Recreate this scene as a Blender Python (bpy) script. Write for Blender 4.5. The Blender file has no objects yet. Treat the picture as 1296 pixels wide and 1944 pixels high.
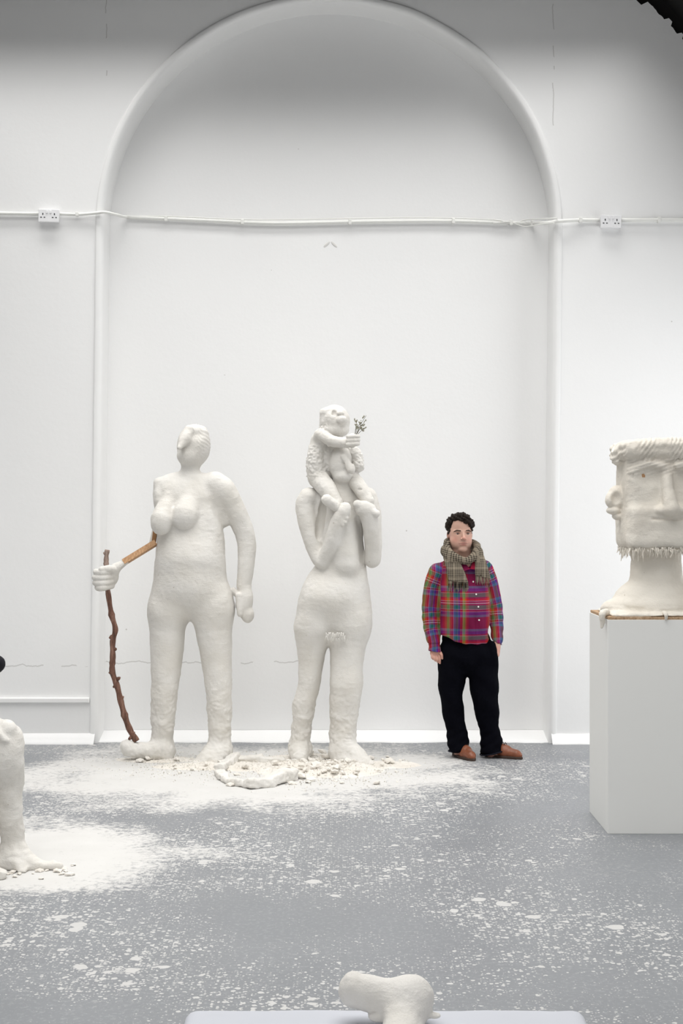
import bpy, bmesh, math, random
import numpy as np
from mathutils import Vector, Matrix, noise as mnoise
random.seed(7); np.random.seed(7)
scene = bpy.context.scene
COL = scene.collection
# ------------------------------------------------------------------ camera
F = 2700.0; CAMZ = 1.8                       # focal length in pixels of a 1296x1944 frame, eye height
cd = bpy.data.cameras.new('camera'); cam = bpy.data.objects.new('camera', cd); COL.objects.link(cam)
cam.location = (0, 0, CAMZ); cam.rotation_euler = (math.pi/2, 0, 0)
cd.sensor_fit = 'VERTICAL'; cd.sensor_height = 36.0; cd.sensor_width = 24.0
cd.lens = F/1944*36.0; cd.clip_start = 0.05; cd.clip_end = 100
scene.camera = cam
# ------------------------------------------------------------------ world, lights, exposure
w = bpy.data.worlds.new('hall_light'); scene.world = w; w.use_nodes = True
w.node_tree.nodes['Background'].inputs[0].default_value = (0.96, 0.98, 1.0, 1)
w.node_tree.nodes['Background'].inputs[1].default_value = 0.55
def area(name, loc, rot, sx, sy, power, color=(1, 1, 1), spread=180):
    l = bpy.data.lights.new(name, 'AREA'); l.shape = 'RECTANGLE'; l.size = sx; l.size_y = sy
    l.energy = power; l.color = color; l.spread = math.radians(spread)
    o = bpy.data.objects.new(name, l); COL.objects.link(o); o.location = loc; o.rotation_euler = rot
    return o
area('laylight_daylight', (-0.56, 6.3, 5.82), (0, 0, 0), 5.75, 7.1, 425, (1.0, 0.99, 0.97), 134)
area('laylight_daylight_end', (-0.56, 10.55, 5.82), (0, 0, 0), 5.75, 0.42, 46, (1.0, 0.99, 0.97), 94)
area('side_window_daylight', (3.4, 9.75, 2.0), (0, math.radians(90), 0), 3.6, 1.9, 46, (0.97, 0.985, 1.0), 170)
area('rear_fill_light', (-0.6, -2.7, 2.3), (math.radians(90), 0, 0), 6.5, 3.4, 85, (1.0, 0.995, 0.98), 150)  # frontal fill lamp added behind the camera, no window known there
vs = scene.view_settings
vs.view_transform = 'Standard'; vs.look = 'None'; vs.gamma = 1; vs.use_curve_mapping = False
vs.exposure = -0.2
# ------------------------------------------------------------------ object helpers
def tag(o, label=None, cat=None, group=None, kind=None):
    if label: o['label'] = label
    if cat: o['category'] = cat
    if group: o['group'] = group
    if kind: o['kind'] = kind
    return o
def link(name, me, mat=None, parent=None, loc=None):
    o = bpy.data.objects.new(name, me); COL.objects.link(o)
    if mat is not None and me is not None: me.materials.append(mat)
    if parent is not None: o.parent = parent
    if loc is not None: o.location = loc
    return o
def empty(name, loc=(0, 0, 0)):
    o = bpy.data.objects.new(name, None); COL.objects.link(o); o.location = loc; o.empty_display_size = 0.1
    return o
def pmesh(name, verts, faces, smooth=False):
    me = bpy.data.meshes.new(name)
    me.from_pydata([tuple(map(float, v)) for v in verts], [], faces); me.update()
    if smooth: me.polygons.foreach_set('use_smooth', [True]*len(me.polygons))
    return me
def box_me(name, lo, hi, bev=0.0, seg=2):
    bm = bmesh.new(); bmesh.ops.create_cube(bm, size=1)
    c = [(a+b)/2 for a, b in zip(lo, hi)]; s = [b-a for a, b in zip(lo, hi)]
    for v in bm.verts: v.co = Vector([c[i]+v.co[i]*s[i] for i in range(3)])
    if bev: bmesh.ops.bevel(bm, geom=list(bm.edges), offset=bev, segments=seg, profile=0.5, affect='EDGES')
    me = bpy.data.meshes.new(name); bm.to_mesh(me); bm.free(); return me
def tube_me(name, pts, rad, sides=10, cap=True, flat=1.0):
    pts = [Vector(p) for p in pts]
    if not hasattr(rad, '__len__'): rad = [rad]*len(pts)
    V = []; Fc = []; up = None
    for i, p in enumerate(pts):
        t = (pts[min(i+1, len(pts)-1)]-pts[max(i-1, 0)]).normalized()
        if up is None:
            up = Vector((0, 0, 1)) if abs(t.z) < .9 else Vector((0, 1, 0))
        a = (up - t*up.dot(t)).normalized(); b = t.cross(a); up = a
        for k in range(sides):
            th = 2*math.pi*k/sides
            V.append(p + (a*math.cos(th)+b*math.sin(th)*flat)*rad[i])
    for i in range(len(pts)-1):
        for k in range(sides):
            k2 = (k+1) % sides
            Fc.append((i*sides+k, i*sides+k2, (i+1)*sides+k2, (i+1)*sides+k))
    if cap:
        Fc.append(tuple(range(sides))[::-1]); n = (len(pts)-1)*sides
        Fc.append(tuple(range(n, n+sides)))
    me = pmesh(name, V, Fc)
    me.polygons.foreach_set('use_smooth', [len(p.vertices) == 4 for p in me.polygons])
    return me
def catmull(pts, n=6):
    pts = [Vector(p) for p in pts]; out = []
    P = [pts[0]*2-pts[1]] + pts + [pts[-1]*2-pts[-2]]
    for i in range(1, len(P)-2):
        for k in range(n):
            t = k/n; a, b, c, d = P[i-1], P[i], P[i+1], P[i+2]
            out.append(0.5*((2*b)+(c-a)*t+(2*a-5*b+4*c-d)*t*t+(3*b-a-3*c+d)*t**3))
    out.append(pts[-1]); return out
# ------------------------------------------------------------------ implicit sculpting: smooth unions of solids, meshed with surface nets
def rot_to(axis_rot):
    from mathutils import Euler
    return np.array(Euler([math.radians(a) for a in axis_rot]).to_matrix())
class Sculpt:
    def __init__(s, lo, hi, h):
        s.lo = np.array(lo, float); s.h = h
        s.n = np.ceil((np.array(hi)-s.lo)/h).astype(int)+1
        s.d = np.full(s.n, 1.0, np.float32)
        s.ax = [(s.lo[i]+h*np.arange(s.n[i])).astype(np.float32) for i in range(3)]
    def _apply(s, lo, hi, fn, k, op):
        pad = k + 3*s.h
        a = np.clip(np.floor((np.array(lo)-pad-s.lo)/s.h).astype(int), 0, s.n)
        b = np.clip(np.ceil((np.array(hi)+pad-s.lo)/s.h).astype(int)+1, 0, s.n)
        if np.any(b <= a): return
        X = s.ax[0][a[0]:b[0], None, None]; Y = s.ax[1][None, a[1]:b[1], None]; Z = s.ax[2][None, None, a[2]:b[2]]
        q = fn(X, Y, Z).astype(np.float32)
        D = s.d[a[0]:b[0], a[1]:b[1], a[2]:b[2]]
        if op == 'add':
            hh = np.maximum(k-np.abs(D-q), 0)/max(k, 1e-6); D[...] = np.minimum(D, q)-hh*hh*k*.25
        elif op == 'sub':
            hh = np.maximum(k-np.abs(D+q), 0)/max(k, 1e-6); D[...] = np.maximum(D, -q)+hh*hh*k*.25
    def ell(s, c, r, k=.02, rot=None, op='add'):
        c = np.array(c, float); r = np.array(r if hasattr(r, '__len__') else (r, r, r), float)
        R = rot_to(rot) if rot else None; m = r.max() if rot else r
        def fn(X, Y, Z):
            x, y, z = X-c[0], Y-c[1], Z-c[2]
            if R is not None:
                x, y, z = (R[0, 0]*x+R[1, 0]*y+R[2, 0]*z, R[0, 1]*x+R[1, 1]*y+R[2, 1]*z, R[0, 2]*x+R[1, 2]*y+R[2, 2]*z)
            k0 = np.sqrt((x/r[0])**2+(y/r[1])**2+(z/r[2])**2)
            k1 = np.sqrt((x/r[0]**2)**2+(y/r[1]**2)**2+(z/r[2]**2)**2)+1e-6
            return k0*(k0-1)/k1
        s._apply(c-m, c+m, fn, k, op)
    def cap(s, a, b, ra, rb, k=.02, op='add', sy=1.0):
        """tapered capsule; sy scales its depth (Y)"""
        a = np.array(a, float); b = np.array(b, float); m = max(ra, rb)*max(1, sy)
        def fn(X, Y, Z):
            ba = b-a; ba_ = ba*np.array([1, 1/sy, 1]); L = (ba_**2).sum()+1e-12
            x, y, z = X-a[0], (Y-a[1])/sy, Z-a[2]
            t = np.clip((x*ba_[0]+y*ba_[1]+z*ba_[2])/L, 0, 1)
            return (np.sqrt((x-t*ba_[0])**2+(y-t*ba_[1])**2+(z-t*ba_[2])**2)-(ra+(rb-ra)*t))*min(1, sy)
        s._apply(np.minimum(a, b)-m, np.maximum(a, b)+m, fn, k, op)
    def chain(s, pts, rad, k=.02, op='add', sy=1.0):
        # one smooth limb: resampled spline, hard union inside, a single blend with what is already there
        P4 = [Vector((*p, 0)) for p in pts]; R4 = [Vector((q, 0, 0)) for q in rad]
        A = [np.array(v)[:3] for v in catmull([v.to_3d() for v in P4], 5)] if len(pts) > 2 else [np.array(p, float) for p in pts]
        Rr = [v.x for v in catmull(R4, 5)] if len(pts) > 2 else list(rad)
        m = max(Rr)*max(1, sy)
        def fn(X, Y, Z):
            out = None
            for a, b, ra, rb in zip(A[:-1], A[1:], Rr[:-1], Rr[1:]):
                ba = (b-a)*np.array([1, 1/sy, 1]); L = (ba**2).sum()+1e-12
                x, y, z = X-a[0], (Y-a[1])/sy, Z-a[2]
                t = np.clip((x*ba[0]+y*ba[1]+z*ba[2])/L, 0, 1)
                q = (np.sqrt((x-t*ba[0])**2+(y-t*ba[1])**2+(z-t*ba[2])**2)-(ra+(rb-ra)*t))*min(1, sy)
                out = q if out is None else np.minimum(out, q)
            return out
        s._apply(np.min(A, axis=0)-m, np.max(A, axis=0)+m, fn, k, op)
    def box(s, c, half, r=.01, k=.01, rot=None, op='add'):
        c = np.array(c, float); hf = np.array(half, float)-r
        R = rot_to(rot) if rot else None; m = np.linalg.norm(half) if rot else np.array(half)
        def fn(X, Y, Z):
            x, y, z = X-c[0], Y-c[1], Z-c[2]
            if R is not None:
                x, y, z = (R[0, 0]*x+R[1, 0]*y+R[2, 0]*z, R[0, 1]*x+R[1, 1]*y+R[2, 1]*z, R[0, 2]*x+R[1, 2]*y+R[2, 2]*z)
            qx, qy, qz = np.abs(x)-hf[0], np.abs(y)-hf[1], np.abs(z)-hf[2]
            o = np.sqrt(np.maximum(qx, 0)**2+np.maximum(qy, 0)**2+np.maximum(qz, 0)**2)
            return o+np.minimum(np.maximum(qx, np.maximum(qy, qz)), 0)-r
        s._apply(c-m, c+m, fn, k, op)
    def cut(s, fn):
        """keep only fn<0"""
        q = fn(s.ax[0][:, None, None], s.ax[1][None, :, None], s.ax[2][None, None, :])
        s.d = np.maximum(s.d, q.astype(np.float32))
    def mesh(s, name, loc=(0, 0, 0), amp=0.0, freq=10.0, extra=None):
        d = s.d; h = s.h; neg = d < 0
        n = s.n-1
        cnt = np.zeros(n, np.int8)
        for i in (0, 1):
            for j in (0, 1):
                for k in (0, 1):
                    cnt += neg[i:n[0]+i, j:n[1]+j, k:n[2]+k]
        act = (cnt > 0) & (cnt < 8)
        idx = np.argwhere(act); N = len(idx)
        vid = np.full(n, -1, np.int32); vid[act] = np.arange(N)
        corner = {}
        for i in (0, 1):
            for j in (0, 1):
                for k in (0, 1):
                    corner[(i, j, k)] = d[idx[:, 0]+i, idx[:, 1]+j, idx[:, 2]+k]
        acc = np.zeros((N, 3)); wt = np.zeros(N)
        for c in corner:
            for ax in range(3):
                if c[ax] == 0:
                    e = list(c); e[ax] = 1; e = tuple(e)
                    a, b = corner[c], corner[e]; x = (a < 0) != (b < 0)
                    t = np.where(x, a/np.where(x, a-b, 1), 0)
                    p = np.tile(np.array(c, float), (N, 1)); p[:, ax] += t
                    acc[x] += p[x]; wt[x] += 1
        V = (idx + acc/wt[:, None])*h + s.lo
        faces = []
        for ax in range(3):
            u, v = (ax+1) % 3, (ax+2) % 3
            sl0 = [slice(None)]*3; sl1 = [slice(None)]*3
            sl0[ax] = slice(0, -1); sl1[ax] = slice(1, None)
            A = neg[tuple(sl0)]; B = neg[tuple(sl1)]
            E = np.argwhere(A != B)
            ok = (E[:, u] > 0) & (E[:, v] > 0) & (E[:, u] < n[u]) & (E[:, v] < n[v]); E = E[ok]
            if not len(E): continue
            inside = A[E[:, 0], E[:, 1], E[:, 2]]
            q = []
            for du, dv in ((-1, -1), (0, -1), (0, 0), (-1, 0)):
                g = E.copy(); g[:, u] += du; g[:, v] += dv
                q.append(vid[g[:, 0], g[:, 1], g[:, 2]])
            q = np.stack(q, 1); q[~inside] = q[~inside][:, ::-1]
            faces.append(q)
        Q = np.concatenate(faces); Q = Q[(Q >= 0).all(1)]
        V = V-np.array(loc)
        me = bpy.data.meshes.new(name)
        me.vertices.add(N); me.vertices.foreach_set('co', V.astype(np.float32).ravel())
        me.loops.add(len(Q)*4); me.loops.foreach_set('vertex_index', Q.astype(np.int32).ravel())
        me.polygons.add(len(Q)); me.polygons.foreach_set('loop_start', np.arange(0, len(Q)*4, 4, dtype=np.int32))
        me.update(calc_edges=True); me.validate()
        if amp or extra:
            nr = np.zeros(N*3, np.float32); me.vertices.foreach_get('normal', nr); nr = nr.reshape(-1, 3)
            W = V+np.array(loc); dsp = np.zeros(N)
            if amp:
                for i in range(N):
                    p = Vector(W[i])
                    dsp[i] = amp*(mnoise.noise(p*freq)+.5*mnoise.noise(p*freq*2.3)+.3*mnoise.noise(p*freq*5))
            if extra is not None: dsp += extra(W, nr)
            V = V+nr*dsp[:, None]
            me.vertices.foreach_set('co', V.astype(np.float32).ravel()); me.update()
        me.polygons.foreach_set('use_smooth', np.ones(len(me.polygons), bool))
        return me
def verts_of(me):
    a = np.zeros(len(me.vertices)*3, np.float32); me.vertices.foreach_get('co', a); return a.reshape(-1, 3).astype(float)
def set_attr(me, name, arr):
    at = me.attributes.new(name, 'FLOAT_VECTOR', 'POINT'); at.data.foreach_set('vector', np.asarray(arr, np.float32).ravel())
class Fr:
    """measuring frame of a thing standing at depth Y0: photo pixels give its width and height, d (same unit) its depth towards the viewer"""
    def __init__(s, Y0): s.Y0 = Y0; s.s = F/Y0
    def __call__(s, px, py, d=0.): return np.array(((px-648)/s.s, s.Y0-d/s.s, CAMZ-(py-972)/s.s))
    def b(s, w, h, d): return (w/s.s, d/s.s, h/s.s)      # width, height, depth radii
    def r(s, *a): return a[0]/s.s if len(a) == 1 else tuple(v/s.s for v in a)
# ------------------------------------------------------------------ materials
class NT:
    def __init__(s, name):
        s.m = bpy.data.materials.new(name); s.m.use_nodes = True
        s.t = s.m.node_tree; s.b = s.t.nodes['Principled BSDF']
    def n(s, kind, **kw):
        nd = s.t.nodes.new(kind)
        for k, v in kw.items():
            if k.startswith('_'): setattr(nd, k[1:], v)
            else:
                key = int(k[1:]) if k[0] == 'i' and k[1:].isdigit() else k.replace('__', ' ')
                s.set(nd.inputs[key], v)
        return nd
    def set(s, sock, v):
        if isinstance(v, bpy.types.NodeSocket): s.t.links.new(v, sock)
        elif isinstance(v, bpy.types.Node): s.t.links.new(v.outputs[0], sock)
        else:
            if hasattr(sock.default_value, '__len__') and hasattr(v, '__len__') and len(v) == 3 and len(sock.default_value) == 4: v = (*v, 1)
            sock.default_value = v
    def math(s, op, a, b=0., c=None, clamp=False):
        nd = s.t.nodes.new('ShaderNodeMath'); nd.operation = op; nd.use_clamp = clamp
        s.set(nd.inputs[0], a); s.set(nd.inputs[1], b)
        if c is not None: s.set(nd.inputs[2], c)
        return nd.outputs[0]
    def mix(s, f, a, b):
        nd = s.t.nodes.new('ShaderNodeMix'); nd.data_type = 'RGBA'
        s.set(nd.inputs[0], f); s.set(nd.inputs[6], a); s.set(nd.inputs[7], b); return nd.outputs[2]
    def noise(s, vec, scale, detail=3, rough=.55):
        nd = s.n('ShaderNodeTexNoise', Scale=scale, Detail=detail, Roughness=rough)
        if vec is not None: s.set(nd.inputs['Vector'], vec)
        return nd.outputs[0]
    def ramp(s, f, stops, interp='LINEAR'):
        nd = s.t.nodes.new('ShaderNodeValToRGB'); cr = nd.color_ramp; cr.interpolation = interp
        while len(cr.elements) < len(stops): cr.elements.new(.5)
        for e, (p, c) in zip(cr.elements, stops):
            e.position = p; e.color = (*c, 1) if len(c) == 3 else c
        s.set(nd.inputs[0], f); return nd.outputs[0]
    def smooth(s, v, lo, hi):
        nd = s.t.nodes.new('ShaderNodeMapRange'); nd.interpolation_type = 'SMOOTHSTEP'
        s.set(nd.inputs[0], v); nd.inputs[1].default_value = lo; nd.inputs[2].default_value = hi; return nd.outputs[0]
    def bump(s, height, strength=.3, dist=.01):
        nd = s.n('ShaderNodeBump', Strength=strength, Distance=dist, Height=height)
        s.t.links.new(nd.outputs[0], s.b.inputs['Normal'])
    def pos(s): return s.n('ShaderNodeNewGeometry').outputs[0]
    def obj(s): return s.n('ShaderNodeTexCoord').outputs[3]
    def sep(s, v):
        nd = s.n('ShaderNodeSeparateXYZ', Vector=v); return nd.outputs
    def fin(s, col, rough=.8, spec=.3):
        s.set(s.b.inputs['Base Color'], col); s.set(s.b.inputs['Roughness'], rough); s.b.inputs['Specular IOR Level'].default_value = spec
        return s.m
def plain(name, col, rough=.7, spec=.3, var=.08, scale=30, bump=.0, bscale=200):
    t = NT(name); o = t.obj(); n = t.noise(o, scale)
    c = t.mix(n, tuple(v*(1-var) for v in col), tuple(min(1, v*(1+var)) for v in col))
    if bump: t.bump(t.noise(o, bscale), bump, .004)
    return t.fin(c, rough, spec)
def plaster_mat(name, a, b, bump=.35, specks=True):
    t = NT(name); p = t.pos()
    n1 = t.noise(p, 5, 4); n2 = t.noise(p, 45, 4, .65)
    c = t.mix(t.smooth(n1, .35, .65), a, b)
    if specks:
        v = t.n('ShaderNodeTexVoronoi', Vector=p, Scale=16.0)
        dot = t.math('MULTIPLY', t.math('LESS_THAN', v.outputs[0], .07), t.math('GREATER_THAN', t.noise(p, 7), .56))
        c = t.mix(t.math('MULTIPLY', dot, .6), c, (.35, .29, .22))
    t.bump(t.math('ADD', t.math('ADD', n2, t.math('MULTIPLY', t.noise(p, 160, 2), .4)), t.math('MULTIPLY', t.noise(t.n('ShaderNodeMapping', Vector=p, Rotation=(.3, .5, .2), Scale=(14, 14, 50)), 1.0, 3), .8)), bump, .010)
    return t.fin(c, .75, .25)
M = {}
M['plaster'] = plaster_mat('white_plaster', (.70, .68, .645), (.67, .645, .60))
M['plaster_head'] = plaster_mat('aged_plaster', (.73, .69, .62), (.67, .625, .555))
M['rubble'] = plaster_mat('plaster_rubble', (.76, .73, .68), (.70, .66, .60), .6)
# wall paint: lumpy white emulsion with hairline cracks
t = NT('white_wall_paint'); p = t.pos(); X, Y, Z = t.sep(p)
wob = t.math('MULTIPLY', t.math('SUBTRACT', t.noise(t.n('ShaderNodeCombineXYZ', X=X), 7, 4), .5), .09)
dz = t.math('ABSOLUTE', t.math('SUBTRACT', t.math('SUBTRACT', Z, .60), wob))
crack = t.math('MULTIPLY', t.math('LESS_THAN', dz, .0045), t.math('LESS_THAN', X, -.32))
crack = t.math('MULTIPLY', crack, t.math('GREATER_THAN', t.noise(p, 3), .44))
for x0, zmin in ((-1.83, 5.05), (1.65, 4.7)):
    wx = t.math('MULTIPLY', t.math('SUBTRACT', t.noise(t.n('ShaderNodeCombineXYZ', Z=Z), 5, 4), .5), .05)
    dx = t.math('ABSOLUTE', t.math('SUBTRACT', t.math('SUBTRACT', X, x0), wx))
    ck = t.math('MULTIPLY', t.math('LESS_THAN', dx, .004), t.math('GREATER_THAN', Z, zmin))
    crack = t.math('MAXIMUM', crack, t.math('MULTIPLY', ck, t.math('GREATER_THAN', t.noise(p, 4), .5)))
base = t.mix(t.noise(p, 1.3), (.845, .845, .845), (.88, .88, .875))
spk = t.n('ShaderNodeTexVoronoi', Vector=p, Scale=3.2)
dot = t.math('MULTIPLY', t.math('LESS_THAN', spk.outputs[0], .022), t.math('GREATER_THAN', t.noise(p, 2), .5))
base = t.mix(t.math('MULTIPLY', dot, .55), base, (.42, .40, .37))
base = t.mix(t.math('MULTIPLY', crack, .5), base, (.45, .44, .42))
hgt = t.math('ADD', t.noise(p, 22, 4, .6), t.math('MULTIPLY', t.noise(p, 2.2, 1), .8))
t.bump(t.math('SUBTRACT', hgt, t.math('MULTIPLY', crack, 1.2)), .10, .012)
M['wall'] = t.fin(base, .6, .25)
# floor: blue grey paint under splashes, specks and trodden plaster dust
t = NT('splattered_grey_floor'); p = t.pos(); X, Y, Z = t.sep(p)
grey = t.mix(t.noise(p, 1.6, 5), (.185, .195, .208), (.235, .245, .258))
grey = t.mix(t.math('MULTIPLY', t.smooth(t.noise(p, 45, 5, .7), .50, .70), .35), grey, (.44, .45, .455))
def ellm(cx, cy, rx, ry, lo=1.15, hi=.55):
    a = t.math('DIVIDE', t.math('SUBTRACT', X, cx), rx); b = t.math('DIVIDE', t.math('SUBTRACT', Y, cy), ry)
    e = t.math('SQRT', t.math('ADD', t.math('MULTIPLY', a, a), t.math('MULTIPLY', b, b)))
    e = t.math('ADD', e, t.math('MULTIPLY', t.math('SUBTRACT', t.noise(p, 1.7, 3), .5), .9))
    nd = t.n('ShaderNodeMapRange'); t.set(nd.inputs[0], e); nd.inputs[1].default_value = lo; nd.inputs[2].default_value = hi
    return nd.outputs[0]
dust = ellm(-.66, 9.85, 2.0, 1.5)
for a in ((-2.05, 7.4, 1.62, 1.12), (1.25, 7.2, .5, .3), (2.0, 6.9, .8, .7), (.95, 10.1, .9, .8, 1.2, .2), (-.9, 5.6, .9, .9, 1.3, .2)):
    dust = t.math('MAXIMUM', dust, t.math('MULTIPLY', ellm(*a), 1.0 if a[0] < -1 else .36))
hf = t.noise(p, 24, 6, .72)
dm = t.smooth(t.math('ADD', t.math('MULTIPLY', dust, .56), t.math('MULTIPLY', hf, .92)), .68, .96)
dens = t.noise(p, .9, 3)                                   # how thickly each patch of floor is spattered
spl = None
for sc, th, lo in ((9., .20, .38), (21., .25, .33), (45., .33, .29), (85., .36, .28)):
    wv = t.n('ShaderNodeTexNoise', Vector=p, Scale=sc*1.6, Detail=2.0)
    pv = t.n('ShaderNodeVectorMath', _operation='MULTIPLY_ADD'); t.set(pv.inputs[0], wv.outputs[1]); pv.inputs[1].default_value = (.5/sc,)*3; t.set(pv.inputs[2], p)
    v = t.n('ShaderNodeTexVoronoi', Vector=pv.outputs[0], Scale=sc); rnd = t.sep(v.outputs[1])[0]
    lim = t.math('MULTIPLY', t.math('POWER', rnd, 2.5), t.math('MULTIPLY', t.smooth(dens, lo-.05, .66), th*1.9))
    lim = t.math('ADD', lim, t.math('MULTIPLY', dust, .16))
    q = t.smooth(t.math('SUBTRACT', lim, v.outputs[0]), 0.0, .04)
    spl = q if spl is None else t.math('MAXIMUM', spl, q)
white = t.math('MAXIMUM', t.math('MULTIPLY', spl, .74), t.math('MULTIPLY', dm, .95))
col = t.mix(white, grey, t.mix(t.noise(p, 6), (.64, .632, .615), (.57, .56, .54)))
t.bump(t.math('ADD', white, t.math('MULTIPLY', hf, .3)), .25, .006)
M['floor'] = t.fin(col, t.math('ADD', .42, t.math('MULTIPLY', white, .4)), .35)
M['roof'] = plain('dark_roof', (.012, .011, .011), .9)
M['whitepaint'] = plain('white_trim_paint', (.86, .86, .855), .5, .3, .02, 8, .1, 40)
M['conduit'] = plain('white_conduit', (.82, .82, .79), .45, .4, .04)
M['socket'] = plain('white_socket_plastic', (.86, .86, .87), .3, .5, .01)
M['dark'] = plain('dark_hole', (.05, .05, .055), .7)
M['plinth'] = plain('white_plinth_paint', (.77, .77, .75), .5, .3, .015, 2)
M['cloth'] = plain('white_foam_cover', (.54, .555, .60), .8, .2, .02, 6, .1, 30)
t = NT('chipboard'); o = t.obj(); M['chip'] = t.fin(t.ramp(t.noise(o, 60, 5, .8), [(.3, (.20, .12, .065)), (.5, (.42, .28, .17)), (.7, (.62, .46, .32))]), .8)
t = NT('bark'); o = t.obj(); n = t.noise(t.n('ShaderNodeMapping', Vector=o, Scale=(30, 30, 6)), 1.6, 5, .7)
t.bump(n, .6, .006); X, Y, Z = t.sep(o)
c = t.ramp(n, [(.3, (.055, .03, .022)), (.52, (.17, .085, .06)), (.72, (.32, .20, .15))])
M['bark'] = t.fin(t.mix(t.smooth(Z, 1.05, 1.25), c, t.ramp(n, [(.3, (.16, .11, .09)), (.7, (.42, .32, .27))])), .75)
t = NT('pine_lath'); o = t.obj(); n = t.noise(t.n('ShaderNodeMapping', Vector=o, Scale=(60, 60, 8)), 1.5, 4)
M['lath'] = t.fin(t.ramp(n, [(.3, (.36, .19, .09)), (.7, (.62, .39, .22))]), .6)
M['lathdark'] = plain('stained_lath', (.27, .14, .06), .6, .3, .3, 50)

# ------------------------------------------------------------------ the room
WY = 11.08; NY = 11.36                            # wall face, back of the arched recess
AC = (-.098, 4.02); AR = 1.806                    # arch centre, radius
VC = (-.56, 2.83); VR = 4.165                       # vault centre, radius
XL, XR = VC[0]-VR, VC[0]+VR
def lean(z): return -.045*max(0, (4.02-z)/4.02)   # the jambs are not quite plumb
def arch_path(r):
    P = []
    for i in range(17): z = -.02+(AC[1]+.02)*i/17; P.append((AC[0]-r+lean(z), z, 'L'))
    for i in range(65):
        a = math.pi*(1-i/64); P.append((AC[0]+r*math.cos(a), AC[1]+r*math.sin(a), 'A'))
    for i in range(17): z = AC[1]-(AC[1]+.02)*(i+1)/17; P.append((AC[0]+r+lean(z), z, 'R'))
    return P
path = arch_path(AR)
V = []; Fc = []
for (x, z, k) in path:
    if k == 'L': ox, oz = XL, min(z, VC[1])*1.0 if z < VC[1] else VC[1]+(z-VC[1])*.05
    elif k == 'R': ox, oz = XR, z if z < VC[1] else VC[1]+(z-VC[1])*.05
    else:
        # outer point on the vault line, spread evenly
        t_ = path.index((x, z, k))-17; a = math.pi*(1-t_/64)*.985+.0075*math.pi
        ox, oz = VC[0]+(VR-.13)*math.cos(a), VC[1]+(VR-.13)*math.sin(a)
    for f in (0, .35, .7, 1): V.append((x+(ox-x)*f, WY, z+(oz-z)*f))
# finer ragged edge to the right where it shows
for i in range(len(path)-1):
    for j in range(3):
        a = i*4+j; Fc.append((a, a+1, a+5, a+4))
me = pmesh('wall_back', V, Fc); wall = link('wall_back', me, M['wall']); tag(wall, 'white painted gable wall pierced by a tall arched recess', kind='structure')
# ragged rim of plaster along the curved roof line
V = []; Fc = []; random.seed(3); N = 700
for i in range(N+1):
    a = math.pi*i/N; j = .010*mnoise.noise(Vector((i*.11, 0, 0)))+random.uniform(-.004, .004)
    x, z = VC[0]+VR*math.cos(a), VC[1]+VR*math.sin(a)
    if abs(x-2.335) < .045: j = -.055                       # the broken notch
    if abs(x-2.54) < .014 or abs(x-2.63) < .010: j = .03
    for rr, yy in ((VR-.16, WY-.002), (VR+j, WY-.004), (VR+j, WY+.05)):
        V.append((VC[0]+rr*math.cos(a), yy, VC[1]+rr*math.sin(a)))
for i in range(N):
    for j in range(2): b = i*3+j; Fc.append((b, b+1, b+4, b+3))
me = pmesh('trim_4', V, Fc); link('trim_4', me, M['wall']); tag(bpy.data.objects['trim_4'], 'ragged plaster edge of the gable under the dark roof', kind='structure')
# recess back
V = []; Fc = []
for (x, z, k) in arch_path(AR+.02): V.append((x, NY, z))
Fc = [tuple(range(len(V)))]
bm = bmesh.new(); me = pmesh('wall_recess', V, Fc); bm.from_mesh(me); bmesh.ops.triangulate(bm, faces=bm.faces[:]); bm.to_mesh(me); bm.free()
tag(link('wall_recess', me, M['wall']), 'white back wall of the arched recess behind the statues', kind='structure')
for sx in (-1, 1):
    bm = bmesh.new(); bmesh.ops.create_uvsphere(bm, u_segments=14, v_segments=8, radius=1)
    bmesh.ops.scale(bm, vec=(.034, .004, .011), verts=bm.verts); bmesh.ops.rotate(bm, verts=bm.verts, matrix=Matrix.Rotation(sx*.75, 3, 'Y'))
    me = bpy.data.meshes.new('plaster_scar'); bm.to_mesh(me); bm.free()
    link('plaster_scar', me, plain('scar_paint', (.70, .69, .67), .7), bpy.data.objects['wall_recess'], ((627+sx*7-648)*NY/F, NY, CAMZ-(464-972)*NY/F))
# moulded arch edge and reveal
prof = [(-.012, -.001), (-.012, -.010), (.0, -.014), (.02, -.016), (.036, -.010), (.047, .006), (.052, .03), (.054, NY-WY+.01)]
V = []; Fc = []; rings = [arch_path(AR-q[0]) for q in prof]; n = len(prof)
for i in range(len(path)):
    wb = .004*mnoise.noise(Vector((path[i][0]*3, path[i][1]*3, 0)))
    for j, q in enumerate(prof): V.append((rings[j][i][0]+wb, WY+q[1], rings[j][i][1]+wb))
for i in range(len(path)-1):
    for j in range(n-1): b = i*n+j; Fc.append((b, b+1, b+n+1, b+n))
tag(link('trim_1', pmesh('trim_1', V, Fc, True), M['whitepaint']), 'rounded white plaster moulding around the arched recess', kind='structure')
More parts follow.
